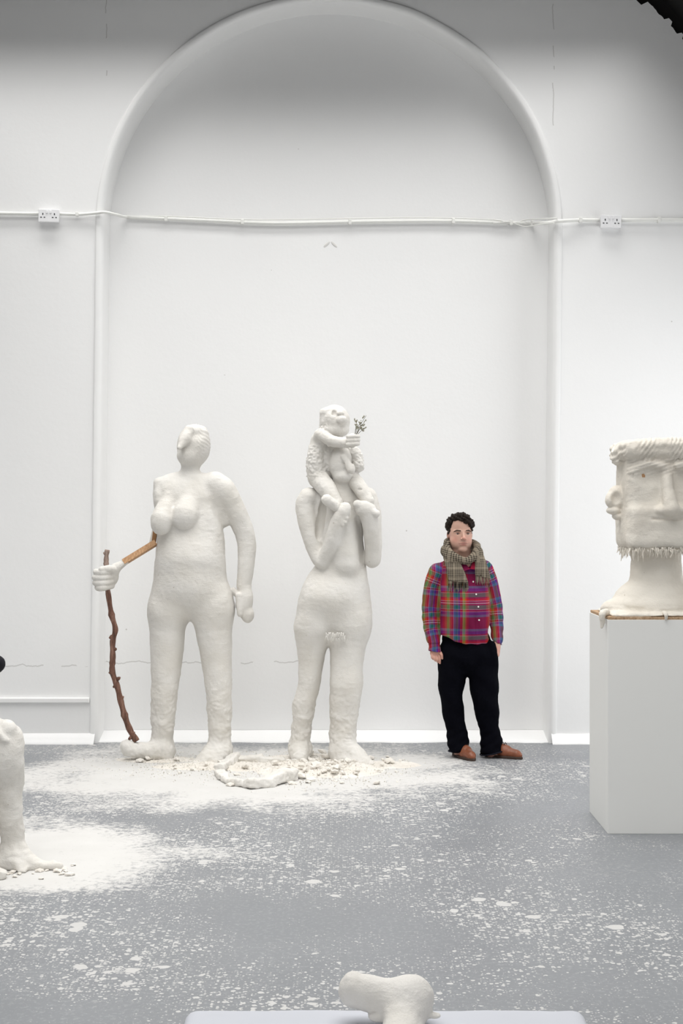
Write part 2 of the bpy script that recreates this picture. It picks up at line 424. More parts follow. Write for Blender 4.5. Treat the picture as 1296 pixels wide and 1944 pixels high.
# sloping plaster skirtings
def cove(name, x0, x1, yb, out, hgt, seed, label):
    V = []; Fc = []; N = max(8, int((x1-x0)/.04))
    pr = [(0, hgt), (.012, hgt), (out*.45, hgt*.55), (out*.8, hgt*.25), (out, .0), (out, -.02)]
    for i in range(N+1):
        x = x0+(x1-x0)*i/N; a = mnoise.noise(Vector((x*3, seed, 0))); b = mnoise.noise(Vector((x*9, seed, 4)))
        for (o_, z_) in pr: V.append((x, yb-max(.002, o_*(1+.18*a+.1*b)), z_*(1+.06*a)))
    n = len(pr)
    for i in range(N):
        for j in range(n-1): q = i*n+j; Fc.append((q, q+n, q+n+1, q+1))
    tag(link(name, pmesh(name, V, Fc, True), M['wall']), label, kind='structure')
jl, jr = AC[0]-AR-.045, AC[0]+AR-.045
cove('baseboard_left', XL, jl+.03, WY, .075, .078, 1, 'sloping white skirting left of the arch')
cove('baseboard_recess', jl+.03, jr-.03, NY, .26, .058, 2, 'sloping white skirting inside the arched recess')
cove('baseboard_right', jr-.03, XR, WY, .075, .076, 3, 'sloping white skirting right of the arch')
me = box_me('trim_2', (XL, WY-.03, .315), (jl-.01, WY+.02, .355), .008)
tag(link('trim_2', me, M['whitepaint']), 'thin white ledge along the wall left of the arch', kind='structure')
# side walls, vault, floor
Y0, Y1 = -3.0, WY+.3
me = box_me('floor', (XL-.2, Y0, -.1), (XR+.2, Y1, 0)); tag(link('floor', me, M['floor']), 'grey painted concrete floor spattered with white plaster', kind='structure')
me = box_me('wall_left', (XL-.15, Y0, 0), (XL, Y1, VC[1]+.1)); tag(link('wall_left', me, M['wall']), 'white side wall left of the frame', kind='structure')
me = box_me('wall_right', (XR, Y0, 0), (XR+.15, Y1, VC[1]+.1)); tag(link('wall_right', me, M['wall']), 'white side wall right of the frame', kind='structure')
V = []; Fc = []; N = 48
for i in range(N+1):
    a = math.pi*i/N
    for rr in (VR+.12, VR+.3):
        for yy in (Y0, Y1): V.append((VC[0]+rr*math.cos(a), yy, VC[1]+rr*math.sin(a)))
for i in range(N):
    b = i*4
    Fc += [(b, b+4, b+5, b+1), (b+2, b+3, b+7, b+6)]
tag(link('ceiling', pmesh('ceiling', V, Fc, True), M['roof']), 'dark barrel vaulted roof', kind='structure')
V = [(VC[0]+(VR+.2)*math.cos(math.pi*i/N), WY+.06, VC[1]-.05+(VR+.2)*math.sin(math.pi*i/N)) for i in range(N+1)]
V2 = [(VC[0]+(VR-.3)*math.cos(math.pi*i/N), WY+.06, VC[1]-.05+(VR-.3)*math.sin(math.pi*i/N)) for i in range(N+1)]
Fc = [(i, i+1, N+2+i, N+1+i) for i in range(N)]
tag(link('trim_3', pmesh('trim_3', V+V2, Fc), M['roof']), 'dark gap between gable plaster and roof', kind='structure')
# laylight grid overhead and the side window: frames around the daylight
def frame_bars(name, bars, mat, label):
    root = empty(name, (0, 0, 0)); tag(root, label, kind='structure')
    for lo, hi in bars: link('glazing_bar', box_me('glazing_bar', lo, hi, .006), mat, root)
bars = [((-3.46, y-.03, 5.84), (2.34, y+.03, 5.92)) for y in [*np.linspace(2.75, 10.19, 9), 10.78]]
bars += [((x-.03, 2.75, 5.85), (x+.03, 10.78, 5.91)) for x in np.linspace(-3.43, 2.31, 5)]
frame_bars('window_1', bars, M['whitepaint'], 'white laylight frame under the vault')
bars = [((3.43, y-.03, .15), (3.50, y+.03, 3.85)) for y in (8.75, 9.75, 10.75)]
bars += [((3.44, 8.75, z-.03), (3.49, 10.75, z+.03)) for z in (.18, 2.0, 3.82)]
frame_bars('window_2', bars, M['whitepaint'], 'white side window frame')
bars = [((x-.03, -2.82, .55), (x+.03, -2.74, 4.05)) for x in np.linspace(-3.9, 2.7, 6)]
bars += [((-3.9, -2.81, z-.03), (2.7, -2.75, z+.03)) for z in (.58, 2.3, 4.02)]
frame_bars('rear_fill_frame', bars, M['whitepaint'], 'white frame added around the unseen fill light behind the viewer')  # frame made up to go with the added rear fill lamp

# ------------------------------------------------------------------ conduit, cables, sockets
def wpt(px, py, y): return ((px-648)*y/F, y, CAMZ-(py-972)*y/F)
def conduit(name, pts, r, label, clips=(), mat='conduit'):
    root = empty(name, pts[0])
    rel = [Vector(p)-Vector(pts[0]) for p in pts]
    tag(root, label, 'conduit' if mat == 'conduit' and r > .008 else 'cable')
    link('pipe', tube_me('pipe', catmull(rel, 5), r, 10), M[mat], root)
    for f in clips:
        i = int(f*(len(rel)-1)); p = rel[i].lerp(rel[min(i+1, len(rel)-1)], f*(len(rel)-1)-i)
        link('saddle_clip', box_me('saddle_clip', (p.x-.012, p.y-r*1.5, p.z-r*1.35), (p.x+.012, p.y+r, p.z+r*1.35), .004), M[mat], root)
    return root
cy, ny = WY-.022, NY-.022
conduit('wall_conduit', [wpt(-330, 403, cy), wpt(-120, 404, cy), wpt(76, 406, cy)], .015, 'white conduit running off the left edge from the left socket', (.5,))
conduit('wall_conduit', [wpt(114, 406, cy), wpt(150, 407, cy), wpt(186, 404, cy-.012), wpt(200, 403, cy-.02), wpt(222, 408, cy+.06), wpt(242, 412, ny), wpt(300, 415, ny)], .012, 'white conduit bending from the left socket over the arch edge', (.15,))
conduit('wall_conduit', [wpt(240, 412, ny), wpt(306, 415, ny), wpt(420, 420, ny), wpt(520, 424, ny), wpt(640, 422, ny), wpt(760, 420, ny), wpt(860, 420, ny), wpt(960, 423, ny), wpt(1008, 424, ny), wpt(1040, 423, cy+.05), wpt(1062, 420, cy-.022), wpt(1100, 418, cy), wpt(1138, 418, cy)], .015, 'long white conduit crossing the arched recess to the right socket', (.09, .2, .35, .5, .6, .67, .92))
conduit('wall_conduit', [wpt(1176, 418, cy), wpt(1300, 418, cy), wpt(1560, 420, cy)], .016, 'white conduit running off the right edge from the right socket', (.3,))
conduit('thin_cable', [wpt(232, 410, ny-.012), wpt(330, 411, ny), wpt(480, 417, ny-.01), wpt(640, 415, ny-.008), wpt(800, 413, ny-.008), wpt(936, 417, ny-.01), wpt(970, 424, ny-.018), wpt(1000, 417, ny-.01), wpt(1058, 414, cy-.04)], .0045, 'thin white cable looping along the top of the recess conduit')
conduit('thin_cable', [wpt(935, 424, ny-.02), wpt(965, 421, ny-.022), wpt(995, 430, ny-.02), wpt(1030, 425, cy+.02), wpt(1052, 423, cy-.035)], .004, 'thin white cable sagging below the conduit near the right arch edge')
def socket(px, py, label, rz):
    c = Vector(wpt(px, py, WY)); root = empty('double_socket', c); tag(root, label, 'socket')
    root.rotation_euler.y = math.radians(rz)
    link('back_box', box_me('back_box', (-.076, -.045, -.046), (.076, .0, .046), .005), M['socket'], root)
    link('face_plate', box_me('face_plate', (-.08, -.055, -.05), (.08, -.043, .05), .004), M['socket'], root)
    for sx in (-.045, .045):
        sw = link('switch', box_me('switch', (sx*.32-.008, -.060, .018), (sx*.32+.008, -.053, .040), .002), M['socket'], root)
        for (dx, dz, a, b) in ((0, .012, .004, .007), (-.013, -.014, .006, .0035), (.013, -.014, .006, .0035)):
            link('pin_hole', box_me('pin_hole', (sx+dx-a, -.0565, dz-b), (sx+dx+a, -.0545, dz+b)), M['dark'], root)
    return root
socket(95, 412, 'white double power socket on the wall left of the arch', 1.5)
socket(1157, 423, 'white double power socket on the wall right of the arch', 1.0)

# ------------------------------------------------------------------ statue with staff
f = Fr(10.36); P = f; r = f.r
base = Vector(P(360, 1440, 0)); base.z = 0
def rel(v): return np.array(v)-np.array(base)
def clip0(S): S.cut(lambda X, Y, Z: .0-Z+0*X+0*Y)
S = Sculpt(P(225, 1475, 75), P(500, 795, -62), .0085)
B = f.b
# legs
S.chain([P(318, 1165, 0), P(316, 1250, 0), P(313, 1310, 3), P(311, 1350, 0), P(306, 1400, -4), P(306, 1425, -2)], [r(v) for v in (36, 30, 25, 23, 20, 24)], .03, sy=1.05)
S.chain([P(403, 1165, 2), P(411, 1250, 5), P(416, 1310, 9), P(417, 1350, 8), P(417, 1400, 8), P(416, 1430, 12)], [r(v) for v in (38, 29, 24, 23, 20, 25)], .03, sy=1.05)
# feet: one turned out with a raised toe, one towards the viewer
S.chain([P(308, 1420, 2), P(275, 1423, 12), P(246, 1417, 20)], [r(v) for v in (21, 15, 13)], .02)
S.ell(P(243, 1412, 21), B(9, 11, 9), .015)
S.ell(P(318, 1422, -10), B(14, 20, 14), .02)
S.chain([P(415, 1425, 10), P(398, 1436, 35), P(378, 1446, 52)], [r(v) for v in (24, 19, 12)], .03)
S.chain([P(415, 1428, 15), P(415, 1444, 45)], [r(22), r(13)], .03)
S.ell(P(428, 1428, 0), B(14, 20, 16), .02)
# pelvis, belly, trunk
S.chain([P(346, 945, -4), P(357, 985, -2), P(362, 1025, 0), P(362, 1060, 2), P(361, 1085, 2), P(361, 1106, 0)], [r(v) for v in (49, 59, 64, 65.5, 68, 70)], .05, sy=.74)
S.chain([P(410, 945, -6), P(424, 990, -9)], [r(22), r(12)], .025)
S.ell(P(321, 1150, 0), B(39, 52, 44), .045); S.ell(P(404, 1150, 2), B(41, 52, 44), .045)
S.ell(P(359, 1062, 18), B(50, 44, 42), .09); S.ell(P(360, 1112, 18), B(52, 34, 38), .08)
# shoulders, chest
S.cap(P(318, 926, -6), P(404, 922, -6), r(22), r(25), .05)
S.ell(P(352, 945, 2), B(52, 36, 36), .04)
S.cap(P(303, 918, -4), P(300, 938, 0), r(13), r(9), .02)
S.ell(P(306, 950, 4), B(14, 26, 22), .02)
S.ell(P(362, 912, -4), B(26, 14, 22), .04)
# breasts
S.chain([P(325, 948, 22), P(313, 985, 40)], [r(16), r(22)], .018); S.ell(P(311, 994, 43), B(19, 21, 19), .012)
S.chain([P(362, 945, 22), P(356, 975, 36)], [r(18), r(26)], .018); S.ell(P(354, 982, 40), B(25, 23, 22), .012)
S.cap(P(331, 985, 66), P(333, 1010, 58), r(3), r(3), .012, op='sub')
# arm hanging on the right
S.chain([P(408, 920, -4), P(424, 934, -5), P(446, 972, -10), P(465, 1018, -12), P(467, 1062, -8), P(463, 1112, -2)], [r(v) for v in (25, 25, 21, 18.5, 17, 14)], .02, sy=.95)
S.ell(P(464, 1142, 2), B(16, 32, 15), .015, rot=(0, 4, 0)); S.ell(P(470, 1166, 4), B(13, 17, 12), .01)
S.cap(P(453, 1130, 12), P(457, 1165, 14), r(7), r(6), .008)
S.cap(P(443, 1120, 2), P(452, 1132, 2), r(5), r(6), .01)
# neck and beaked head
S.cap(P(360, 915, -2), P(361, 870, 0), r(19), r(16.5), .03)
S.ell(P(366, 848, -4), B(31, 41, 34), .03)
S.ell(P(357, 866, 10), B(20, 18, 22), .025)
S.ell(P(371, 820, 0), B(20, 14, 24), .02); S.ell(P(384, 842, -6), B(14, 30, 24), .03)
S.chain([P(362, 818, 22), P(352, 838, 34), P(346, 851, 42)], [r(v) for v in (10, 9, 5)], .016)
S.chain([P(354, 836, 28), P(345, 852, 44)], [r(13), r(4)], .006)
S.chain([P(368, 842, 42), P(358, 872, 42)], [r(5), r(4)], .02, op='sub')
S.chain([P(376, 842, 16), P(368, 868, 16)], [r(12), r(11)], .03)
S.ell(P(348, 862, 42), B(9, 5, 8), .01, op='sub')
clip0(S)
def hairy(W, nr):   # combed ridges on the skull, rough plaster on the shins
    out = np.zeros(len(W))
    m = (W[:, 2] > P(0, 855)[2]) & (W[:, 0] > P(368, 0)[0])
    out[m] += .0022*np.sin(W[m, 2]*230+W[m, 0]*260+3*np.sin(W[m, 0]*60))
    low = np.clip((.75-W[:, 2])/.4, 0, 1)
    for i in np.nonzero(low > 0)[0]:
        p = Vector(W[i]); out[i] += low[i]*(.010*mnoise.noise(p*14)+.011*abs(mnoise.noise(p*30)))
    return out
root = empty('plaster_statue', base); tag(root, 'tall white plaster statue of a naked woman with a beaked head gripping a staff', 'statue')
link('body', S.mesh('body', base, .0042, 9, hairy), M['plaster'], root)
# wooden armature of the missing arm
def lath(name, a, b, wd, th, mat, parent, twist=0):
    a, b = Vector(rel(a)), Vector(rel(b)); t_ = (b-a).normalized(); u = t_.cross(Vector((0, 1, 0))).normalized(); v = t_.cross(u)
    u, v = u*math.cos(twist)+v*math.sin(twist), v*math.cos(twist)-u*math.sin(twist)
    V = [p+u*sx*wd+v*sy*th for p in (a, b) for sx, sy in ((-1, -1), (1, -1), (1, 1), (-1, 1))]
    return link(name, pmesh(name, V, [(3, 2, 1, 0), (4, 5, 6, 7), (0, 1, 5, 4), (1, 2, 6, 5), (2, 3, 7, 6), (3, 0, 4, 7)]), mat, parent)
lath('upper_arm_lath', P(300, 955, -6), P(292, 1036, 6), r(3.8), r(4.5), M['lathdark'], root)
lath('forearm_lath', P(297, 1030, 10), P(238, 1067, 24), r(5.2), r(6), M['lath'], root, .25)
V = [Vector(rel(P(*q))) for q in ((297, 968, -4), (282, 1033, -2), (293, 1036, 2), (300, 985, 0), (297, 968, -10), (282, 1033, -8), (293, 1036, -4), (300, 985, -6))]
link('plaster_wedge', pmesh('plaster_wedge', V, [(0, 1, 2, 3), (7, 6, 5, 4), (0, 4, 5, 1), (1, 5, 6, 2), (2, 6, 7, 3), (3, 7, 4, 0)]), M['plaster'], root)
S = Sculpt(P(168, 1135, 62), P(258, 1055, -15), .004)
S.chain([P(243, 1066, 24), P(226, 1076, 24), P(216, 1086, 22)], [r(5), r(9), r(13)], .01)
S.ell(P(208, 1094, 18), B(20, 20, 14), .01)
for i, (yy, xl, xr) in enumerate(((1084, 186, 214), (1094, 184, 214), (1104, 185, 213), (1113, 189, 211))):
    S.chain([P(xr+4, yy-2, 20), P(xr-4, yy, 36), P((xl+xr)/2, yy+1, 41), P(xl+3, yy+1, 34), P(xl, yy, 20)], [r(v) for v in (6, 6.2, 6.4, 6.2, 5.5)], .0035)
S.chain([P(222, 1082, 26), P(214, 1078, 38), P(200, 1079, 42)], [r(8), r(7), r(5.5)], .005)
link('fist', S.mesh('fist', base, .0015, 20), M['plaster'], root)
# the staff
sp = [P(208, 1043, 26), P(206, 1058, 26), P(206, 1078, 27), P(207, 1100, 28), P(210, 1126, 28), P(216, 1165, 27), P(223, 1192, 26), P(218, 1215, 25), P(218, 1245, 25), P(217, 1272, 24), P(226, 1300, 23), P(233, 1330, 22), P(241, 1360, 20), P(250, 1384, 19), P(262, 1404, 18)]
sb = Vector(sp[-1]); pts = catmull([Vector(p)-sb for p in sp], 5); n = len(pts)
rad = [r(4.4+1.6*i/n+.5*math.sin(i*1.3)+(1.2 if i % 17 == 8 else 0)) for i in range(n)]
st = link('wooden_staff', tube_me('wooden_staff', pts, rad, 12), M['bark'], None, sb)
tag(st, 'crooked brown branch held upright as a staff in the plaster fist', 'staff')
for (px, py, dx, dy) in ((204, 1050, -5, -3), (225, 1196, 5, -5), (215, 1207, -6, 4), (223, 1230, 4, 0), (215, 1275, -7, -3), (229, 1285, 6, -4), (221, 1300, -5, 4), (235, 1322, 5, -5), (238, 1355, -3, 6), (256, 1388, 5, -2), (250, 1398, -5, 4)):
    a = Vector(P(px-dx*.3, py-dy*.3, 25 if py < 1300 else 20))-sb; b = Vector(P(px+dx*.55, py+dy*.55, 28 if py < 1300 else 23))-sb
    link('twig_stub', tube_me('twig_stub', [a, (a+b)/2, b], [r(4), r(3.2), r(1.6)], 7), M['bark'], st)

# ------------------------------------------------------------------ statue carrying a child
f = Fr(10.30); P = f; r = f.r; B = f.b
base = Vector(P(628, 1440, 0)); base.z = 0
S = Sculpt(P(530, 1478, 80), P(740, 835, -62), .008)
S.chain([P(592, 1195, 0), P(590, 1257, 0), P(586, 1300, 0), P(577, 1342, -4), P(571, 1392, -8), P(570, 1425, -8)], [r(v) for v in (33, 24, 21, 21, 17.5, 20)], .03, sy=1.1)
S.chain([P(663, 1190, 2), P(658, 1257, 5), P(657, 1300, 10), P(653, 1345, 6), P(651, 1395, 4), P(652, 1425, 8)], [r(v) for v in (38, 31.5, 31, 26.5, 24, 27)], .03, sy=1.05)
S.chain([P(570, 1424, -4), P(568, 1436, 22)], [r(21), r(14)], .02); S.ell(P(560, 1418, -14), B(13, 18, 14), .02)
S.chain([P(655, 1424, 10), P(682, 1440, 36), P(704, 1451, 50)], [r(26), r(19), r(10)], .03)
S.chain([P(648, 1430, 14), P(664, 1446, 44)], [r(22), r(13)], .03)
S.chain([P(642, 965, -4), P(645, 1025, -3), P(648, 1075, -2), P(643, 1102, 0), P(638, 1128, 0), P(635, 1144, -2)], [r(v) for v in (46, 44.5, 46.5, 54, 64, 67)], .05, sy=.78)
S.ell(P(598, 1180, 0), B(35, 54, 44), .06); S.ell(P(668, 1176, 0), B(36, 52, 46), .06)
S.ell(P(628, 1134, 20), B(48, 30, 36), .08)
S.cap(P(604, 945, -10), P(682, 945, -10), r(22), r(22), .04)
S.cap(P(652, 1000, 22), P(656, 1070, 26), r(26), r(26), .03)
# neck and half hidden head
S.cap(P(650, 945, 0), P(650, 905, 8), r(22), r(18), .03)
S.ell(P(647, 880, 10), B(23, 34, 26), .02); S.ell(P(652, 905, 18), B(18, 14, 20), .015)
S.chain([P(652, 868, 34), P(666, 893, 40)], [r(6), r(7)], .008)
S.ell(P(669, 891, 40), B(4, 10, 6), .005)
S.ell(P(651, 882, 38), B(4, 3, 4), .004, op='sub')
# arms: the left one folded up to hold the child's foot, the right likewise
S.chain([P(586, 945, 0), P(580, 962, 2), P(588, 1005, 8), P(604, 1055, 18), P(616, 1066, 26)], [r(v) for v in (20, 19.5, 18.5, 16, 15)], .014)
S.chain([P(614, 1066, 28), P(630, 1028, 44), P(641, 990, 54), P(650, 972, 56)], [r(v) for v in (14, 15, 13.5, 13)], .012)
S.ell(P(652, 970, 56), B(13, 17, 12), .008, rot=(0, 25, 0))
for i, q in enumerate(((658, 984), (655, 991), (650, 996))): S.cap(P(648, q[1]-3, 62), P(*q, 62), r(5), r(4), .004)
S.ell(P(609, 985, 22), B(9, 42, 16), .008, op='sub', rot=(0, 8, 0))
S.chain([P(696, 945, -6), P(707, 985, 0), P(708, 1046, 8), P(706, 1062, 14)], [r(v) for v in (20, 17, 16, 15)], .012)
S.chain([P(706, 1062, 16), P(704, 1010, 32), P(697, 970, 40)], [r(14), r(15), r(17)], .012)
S.ell(P(691, 966, 44), B(20, 16, 14), .008, rot=(0, 15, 0)); S.cap(P(678, 958, 48), P(712, 975, 48), r(9), r(8), .006)
clip0(S)
def rough2(W, nr):
    out = np.zeros(len(W)); low = np.clip((.7-W[:, 2])/.4, 0, 1)
    for i in np.nonzero(low > 0)[0]:
        p = Vector(W[i]); out[i] += low[i]*(.011*mnoise.noise(p*13)+.011*abs(mnoise.noise(p*30)))
    return out
root = empty('plaster_statue', base); tag(root, 'tall white plaster statue carrying a child on its shoulders', 'statue')
link('body', S.mesh('body', base, .0042, 9, rough2), M['plaster'], root)
S = Sculpt(P(560, 1005, 85), P(735, 758, -45), .0055)
S.ell(P(635, 800, 6), B(29, 31, 28), .02); S.ell(P(634, 818, 8), B(28, 14, 26), .02)
S.ell(P(648, 799, 33), B(10, 8, 8), .008); S.ell(P(646, 787, 31), B(7, 5, 6), .006); S.ell(P(634, 786, 30), B(5, 7, 5), .008, op='sub')
S.chain([P(620, 826, 34), P(650, 828, 33)], [r(3), r(3)], .006, op='sub')
S.ell(P(619, 783, 6), B(12, 8, 18), .025)
S.chain([P(606, 838, 0), P(609, 826, 22), P(628, 838, 34), P(650, 842, 38), P(664, 840, 40)], [r(v) for v in (13, 11, 10.5, 10, 10)], .008)
S.ell(P(669, 838, 42), B(12, 13, 12), .006)
for i in range(3): S.cap(P(660, 832+i*7, 52), P(679, 831+i*7, 50), r(4), r(4), .003)
S.ell(P(632, 868, -10), B(38, 44, 24), .03)
S.chain([P(604, 836, 0), P(599, 870, 6), P(602, 905, 4)], [r(14), r(16), r(19)], .02)
S.chain([P(662, 850, -4), P(677, 868, 8), P(679, 888, 14)], [r(14), r(11), r(10)], .015); S.ell(P(680, 884, 18), B(10, 11, 10), .008)
S.ell(P(681, 876, 27), B(3, 7, 3), .004, op='sub')
S.chain([P(604, 908, 4), P(622, 930, 28), P(640, 956, 44)], [r(19), r(17), r(12)], .014)
S.chain([P(643, 966, 56), P(622, 950, 62)], [r(9), r(10.5)], .01); S.ell(P(620, 949, 63), B(10, 9, 9), .006)
S.chain([P(664, 902, 6), P(684, 928, 26), P(697, 952, 36)], [r(15), r(14), r(12)], .014)
S.ell(P(681, 930, 42), B(5, 3, 4), .004, op='sub')
def crust(W, nr):   # torn, crumbly plaster on the child's flank and the hair behind the face
    out = np.zeros(len(W)); px = W[:, 0]*f.s+648; py = 972-(W[:, 2]-CAMZ)*f.s
    m = ((px < 626) & (py > 846) & (py < 905)) | ((py > 806) & (py < 818) & (px < 622)) | ((px > 650) & (py > 850) & (py < 895))
    for i in np.nonzero(m)[0]:
        p = Vector(W[i]); out[i] = .010*abs(mnoise.noise(p*34))+.006*mnoise.noise(p*80)
    return out
link('child_figure', S.mesh('child_figure', base, .0035, 22, crust), M['plaster'], root)
# tuft of fibres
V = []; Fc = []; random.seed(5)
for i in range(110):
    a = Vector(rel(P(random.uniform(619, 655), random.uniform(1196, 1207), 46))); b = a+Vector((random.uniform(-.012, .012), random.uniform(-.02, -.005), -random.uniform(.015, .04)))
    k = len(V); V += [a+Vector((-.003, 0, 0)), a+Vector((.003, 0, 0)), a+Vector((0, .006, 0)), b]; Fc += [(k, k+1, k+3), (k+1, k+2, k+3), (k+2, k, k+3)]
tag(link('fibre_tuft', pmesh('fibre_tuft', V, Fc), M['plaster'], root), kind='stuff')
# dried sprig
fb = Vector(P(672, 830, 46)); sprig = empty('dried_flower_sprig', fb); tag(sprig, 'small dried flower sprig stuck in the plaster child\'s fist', 'dried flowers')
M['sprig'] = plain('dried_stem', (.13, .115, .075), .8, .2, .4, 90); M['bud'] = plain('dried_bud', (.30, .29, .22), .8, .2, .5, 120)
random.seed(11); tips = []
for (px, py) in ((677, 799), (683, 806), (694, 792), (691, 804), (687, 812), (679, 808), (692, 816)):
    e = Vector(P(px, py, 46+random.uniform(-5, 8)))-fb; m = e*.5+Vector((random.uniform(-.006, .006), 0, .004))
    link('stem', tube_me('stem', catmull([Vector((0, 0, -.02)), m, e], 4), .0016, 6), M['sprig'], sprig); tips.append((m, e))
oc = bmesh.new(); bmesh.ops.create_icosphere(oc, subdivisions=1, radius=1); bud_me = bpy.data.meshes.new('bud'); oc.to_mesh(bud_me); oc.free(); bud_me.materials.append(M['bud'])
for m, e in tips:
    for k in range(8):
        q = m.lerp(e, random.uniform(.2, .95))+Vector((random.uniform(-.016, .016), random.uniform(-.014, .014), random.uniform(-.014, .014)))
        o = link('bud', bud_me, None, sprig, q); s_ = random.uniform(.003, .0065); o.scale = (s_, s_, s_*1.3)

# ------------------------------------------------------------------ rubble at the statues' feet
def px_floor(px, py, z=0.): Y = F*(CAMZ-z)/(py-972); return Vector(((px-648)*Y/F, Y, z))
V = []; Fc = []; x0, x1, y0, y1 = -1.75, .75, 9.15, 10.95; nx, nyy = 250, 170
def bumpm(x, y, cx, cy, rx, ry): return max(0, 1-((x-cx)/rx)**2-((y-cy)/ry)**2)
mounds = [(px_floor(300, 1442), .34, .14, .022), (px_floor(390, 1455), .40, .16, .028), (px_floor(470, 1450), .36, .34, .018), (px_floor(565, 1462), .30, .30, .05), (px_floor(640, 1462), .34, .30, .05), (px_floor(735, 1452), .26, .16, .022), (px_floor(600, 1440), .40, .22, .03)]
for j in range(nyy+1):
    for i in range(nx+1):
        x = x0+(x1-x0)*i/nx; y = y0+(y1-y0)*j/nyy; h = 0
        for c, rx, ry, hh in mounds: h = max(h, hh*bumpm(x, y, c.x, c.y, rx, ry)**.8)
        p = Vector((x, y, 0)); nz = mnoise.noise(p*9)*.5+mnoise.noise(p*25)*.35+abs(mnoise.noise(p*60))*.4
        V.append((x, y, h*(.75+.7*nz)-.004+.003*nz))
for j in range(nyy):
    for i in range(nx):
        a = j*(nx+1)+i; q = (a, a+1, a+nx+2, a+nx+1)
        if max(V[k][2] for k in q) > 0: Fc.append(q)
me = pmesh('plaster_debris', V, Fc, True); bm = bmesh.new(); bm.from_mesh(me); bmesh.ops.delete(bm, geom=[v for v in bm.verts if not v.link_faces], context='VERTS'); bm.to_mesh(me); bm.free()
tag(link('plaster_debris', me, M['rubble']), 'low heap of crumbled plaster dust around the statues\' feet', 'debris', kind='stuff')
def heap_z(x, y):
    h = 0
    for c, rx, ry, hh in mounds: h = max(h, hh*bumpm(x, y, c.x, c.y, rx, ry)**.8)
    return h
chunks = []
for k in range(6):
    random.seed(40+k); bm = bmesh.new(); bmesh.ops.create_icosphere(bm, subdivisions=1, radius=1)
    for v in bm.verts: v.co *= random.uniform(.65, 1.15); v.co.z *= .6
    me = bpy.data.meshes.new('plaster_chunk'); bm.to_mesh(me); bm.free(); me.materials.append(M['rubble']); chunks.append(me)
random.seed(21)
spots = []
for i in range(95):
    z_ = random.random()
    if z_ < .62: px, py = random.gauss(612, 42), random.gauss(1462, 11)
    elif z_ < .78: px, py = random.gauss(735, 28), random.gauss(1450, 7)
    elif z_ < .92: px, py = random.uniform(330, 480), random.gauss(1463, 7)
    else: px, py = random.uniform(260, 345), random.gauss(1443, 3)
    py = min(max(py, 1432), 1489); spots.append((px, py, random.choice((1, 1, 1.3, 1.7, 2.4))))
spots += [(588, 1440, 3.6), (570, 1478, 4.0), (600, 1466, 3.4), (536, 1485, 2.2), (620, 1445, 3.2), (640, 1470, 2.6), (590, 1483, 2.8), (437, 1492, 2.4), (450, 1486, 1.8), (335, 1446, 2.2)]
for px, py, s_ in spots:
    p = px_floor(px, py); o = link('plaster_chunk', chunks[random.randrange(6)], None, None)
    s_ *= .0135; o.scale = (s_*random.uniform(.8, 1.5), s_*random.uniform(.8, 1.3), s_*random.uniform(.7, 1.1)); o.rotation_euler = (random.uniform(-.4, .4), random.uniform(-.4, .4), random.uniform(0, 6.28))
    o.location = (p.x, p.y, heap_z(p.x, p.y)*1.0+s_*.3)
    where = 'under the staff statue\'s raised toes' if px < 350 else 'in front of the staff statue\'s forward foot' if px < 490 else 'heaped between the carrying statue\'s feet' if px < 690 else 'strewn right of the carrying statue\'s toes'
    big = 'large' if s_ > .03 else 'small'
    tag(o, big+' broken plaster lump '+where, 'plaster lump', big+' plaster lumps '+where)
V = []; Fc = []; random.seed(77)
for i in range(2600):
    if random.random() < .6: px, py = random.gauss(600, 95), random.gauss(1464, 15)
    else: px, py = random.gauss(380, 90), random.gauss(1452, 12)
    py = max(py, 1428); p = px_floor(px, py); s_ = random.uniform(.003, .010); z_ = heap_z(p.x, p.y)+s_*.2; k = len(V)
    for q in range(4): V.append((p.x+random.uniform(-1, 1)*s_, p.y+random.uniform(-1, 1)*s_, z_+(s_ if q == 3 else random.uniform(-.2, .3)*s_)))
    Fc += [(k, k+1, k+2), (k, k+3, k+1), (k+1, k+3, k+2), (k+2, k+3, k)]
tag(link('plaster_crumbs', pmesh('plaster_crumbs', V, Fc), M['rubble']), 'scattered fine plaster crumbs over the dusty floor', 'debris', kind='stuff')
def slab(pts, rad, label, seed, flat=.55):
    W = [px_floor(a, b, rad*.5) for a, b in pts]; c = sum(W, Vector())/len(W); c.z = 0
    S = Sculpt([min(v.x for v in W)-.1, min(v.y for v in W)-.1, -.02], [max(v.x for v in W)+.1, max(v.y for v in W)+.1, .14], .007)
    for i in range(len(W)-1):
        dv_ = W[i+1]-W[i]; m_ = (W[i]+W[i+1])/2; hh = rad*(.62+.12*math.sin(seed+i*2))
        S.box((m_.x, m_.y, hh*.8), (dv_.length/2+rad*.35, rad*(.95+.15*math.sin(seed*3+i)), hh), hh*.45, .012, (math.sin(seed+i)*14, math.sin(seed*2+i*3)*7, math.degrees(math.atan2(dv_.y, dv_.x))))
    clip0(S)
    tag(link('plaster_slab', S.mesh('plaster_slab', c, .009, 18), M['plaster'], None, c), label, 'plaster piece', 'broken plaster rim pieces')
slab([(447, 1440), (428, 1450), (417, 1461)], .042, 'short curved plaster rim piece nearest the staff statue\'s foot', 1)
slab([(450, 1442), (495, 1443), (538, 1441)], .036, 'long straight plaster rim piece lying between the two statues', 2)
slab([(417, 1466), (424, 1476), (440, 1484), (466, 1489)], .036, 'curved plaster rim piece at the front left of the ring', 3)
slab([(472, 1488), (505, 1484), (532, 1476), (550, 1471)], .060, 'thick smooth plaster slab at the front of the ring', 4)
slab([(545, 1446), (568, 1444), (582, 1441)], .034, 'stubby plaster piece against the carrying statue\'s heel', 5)

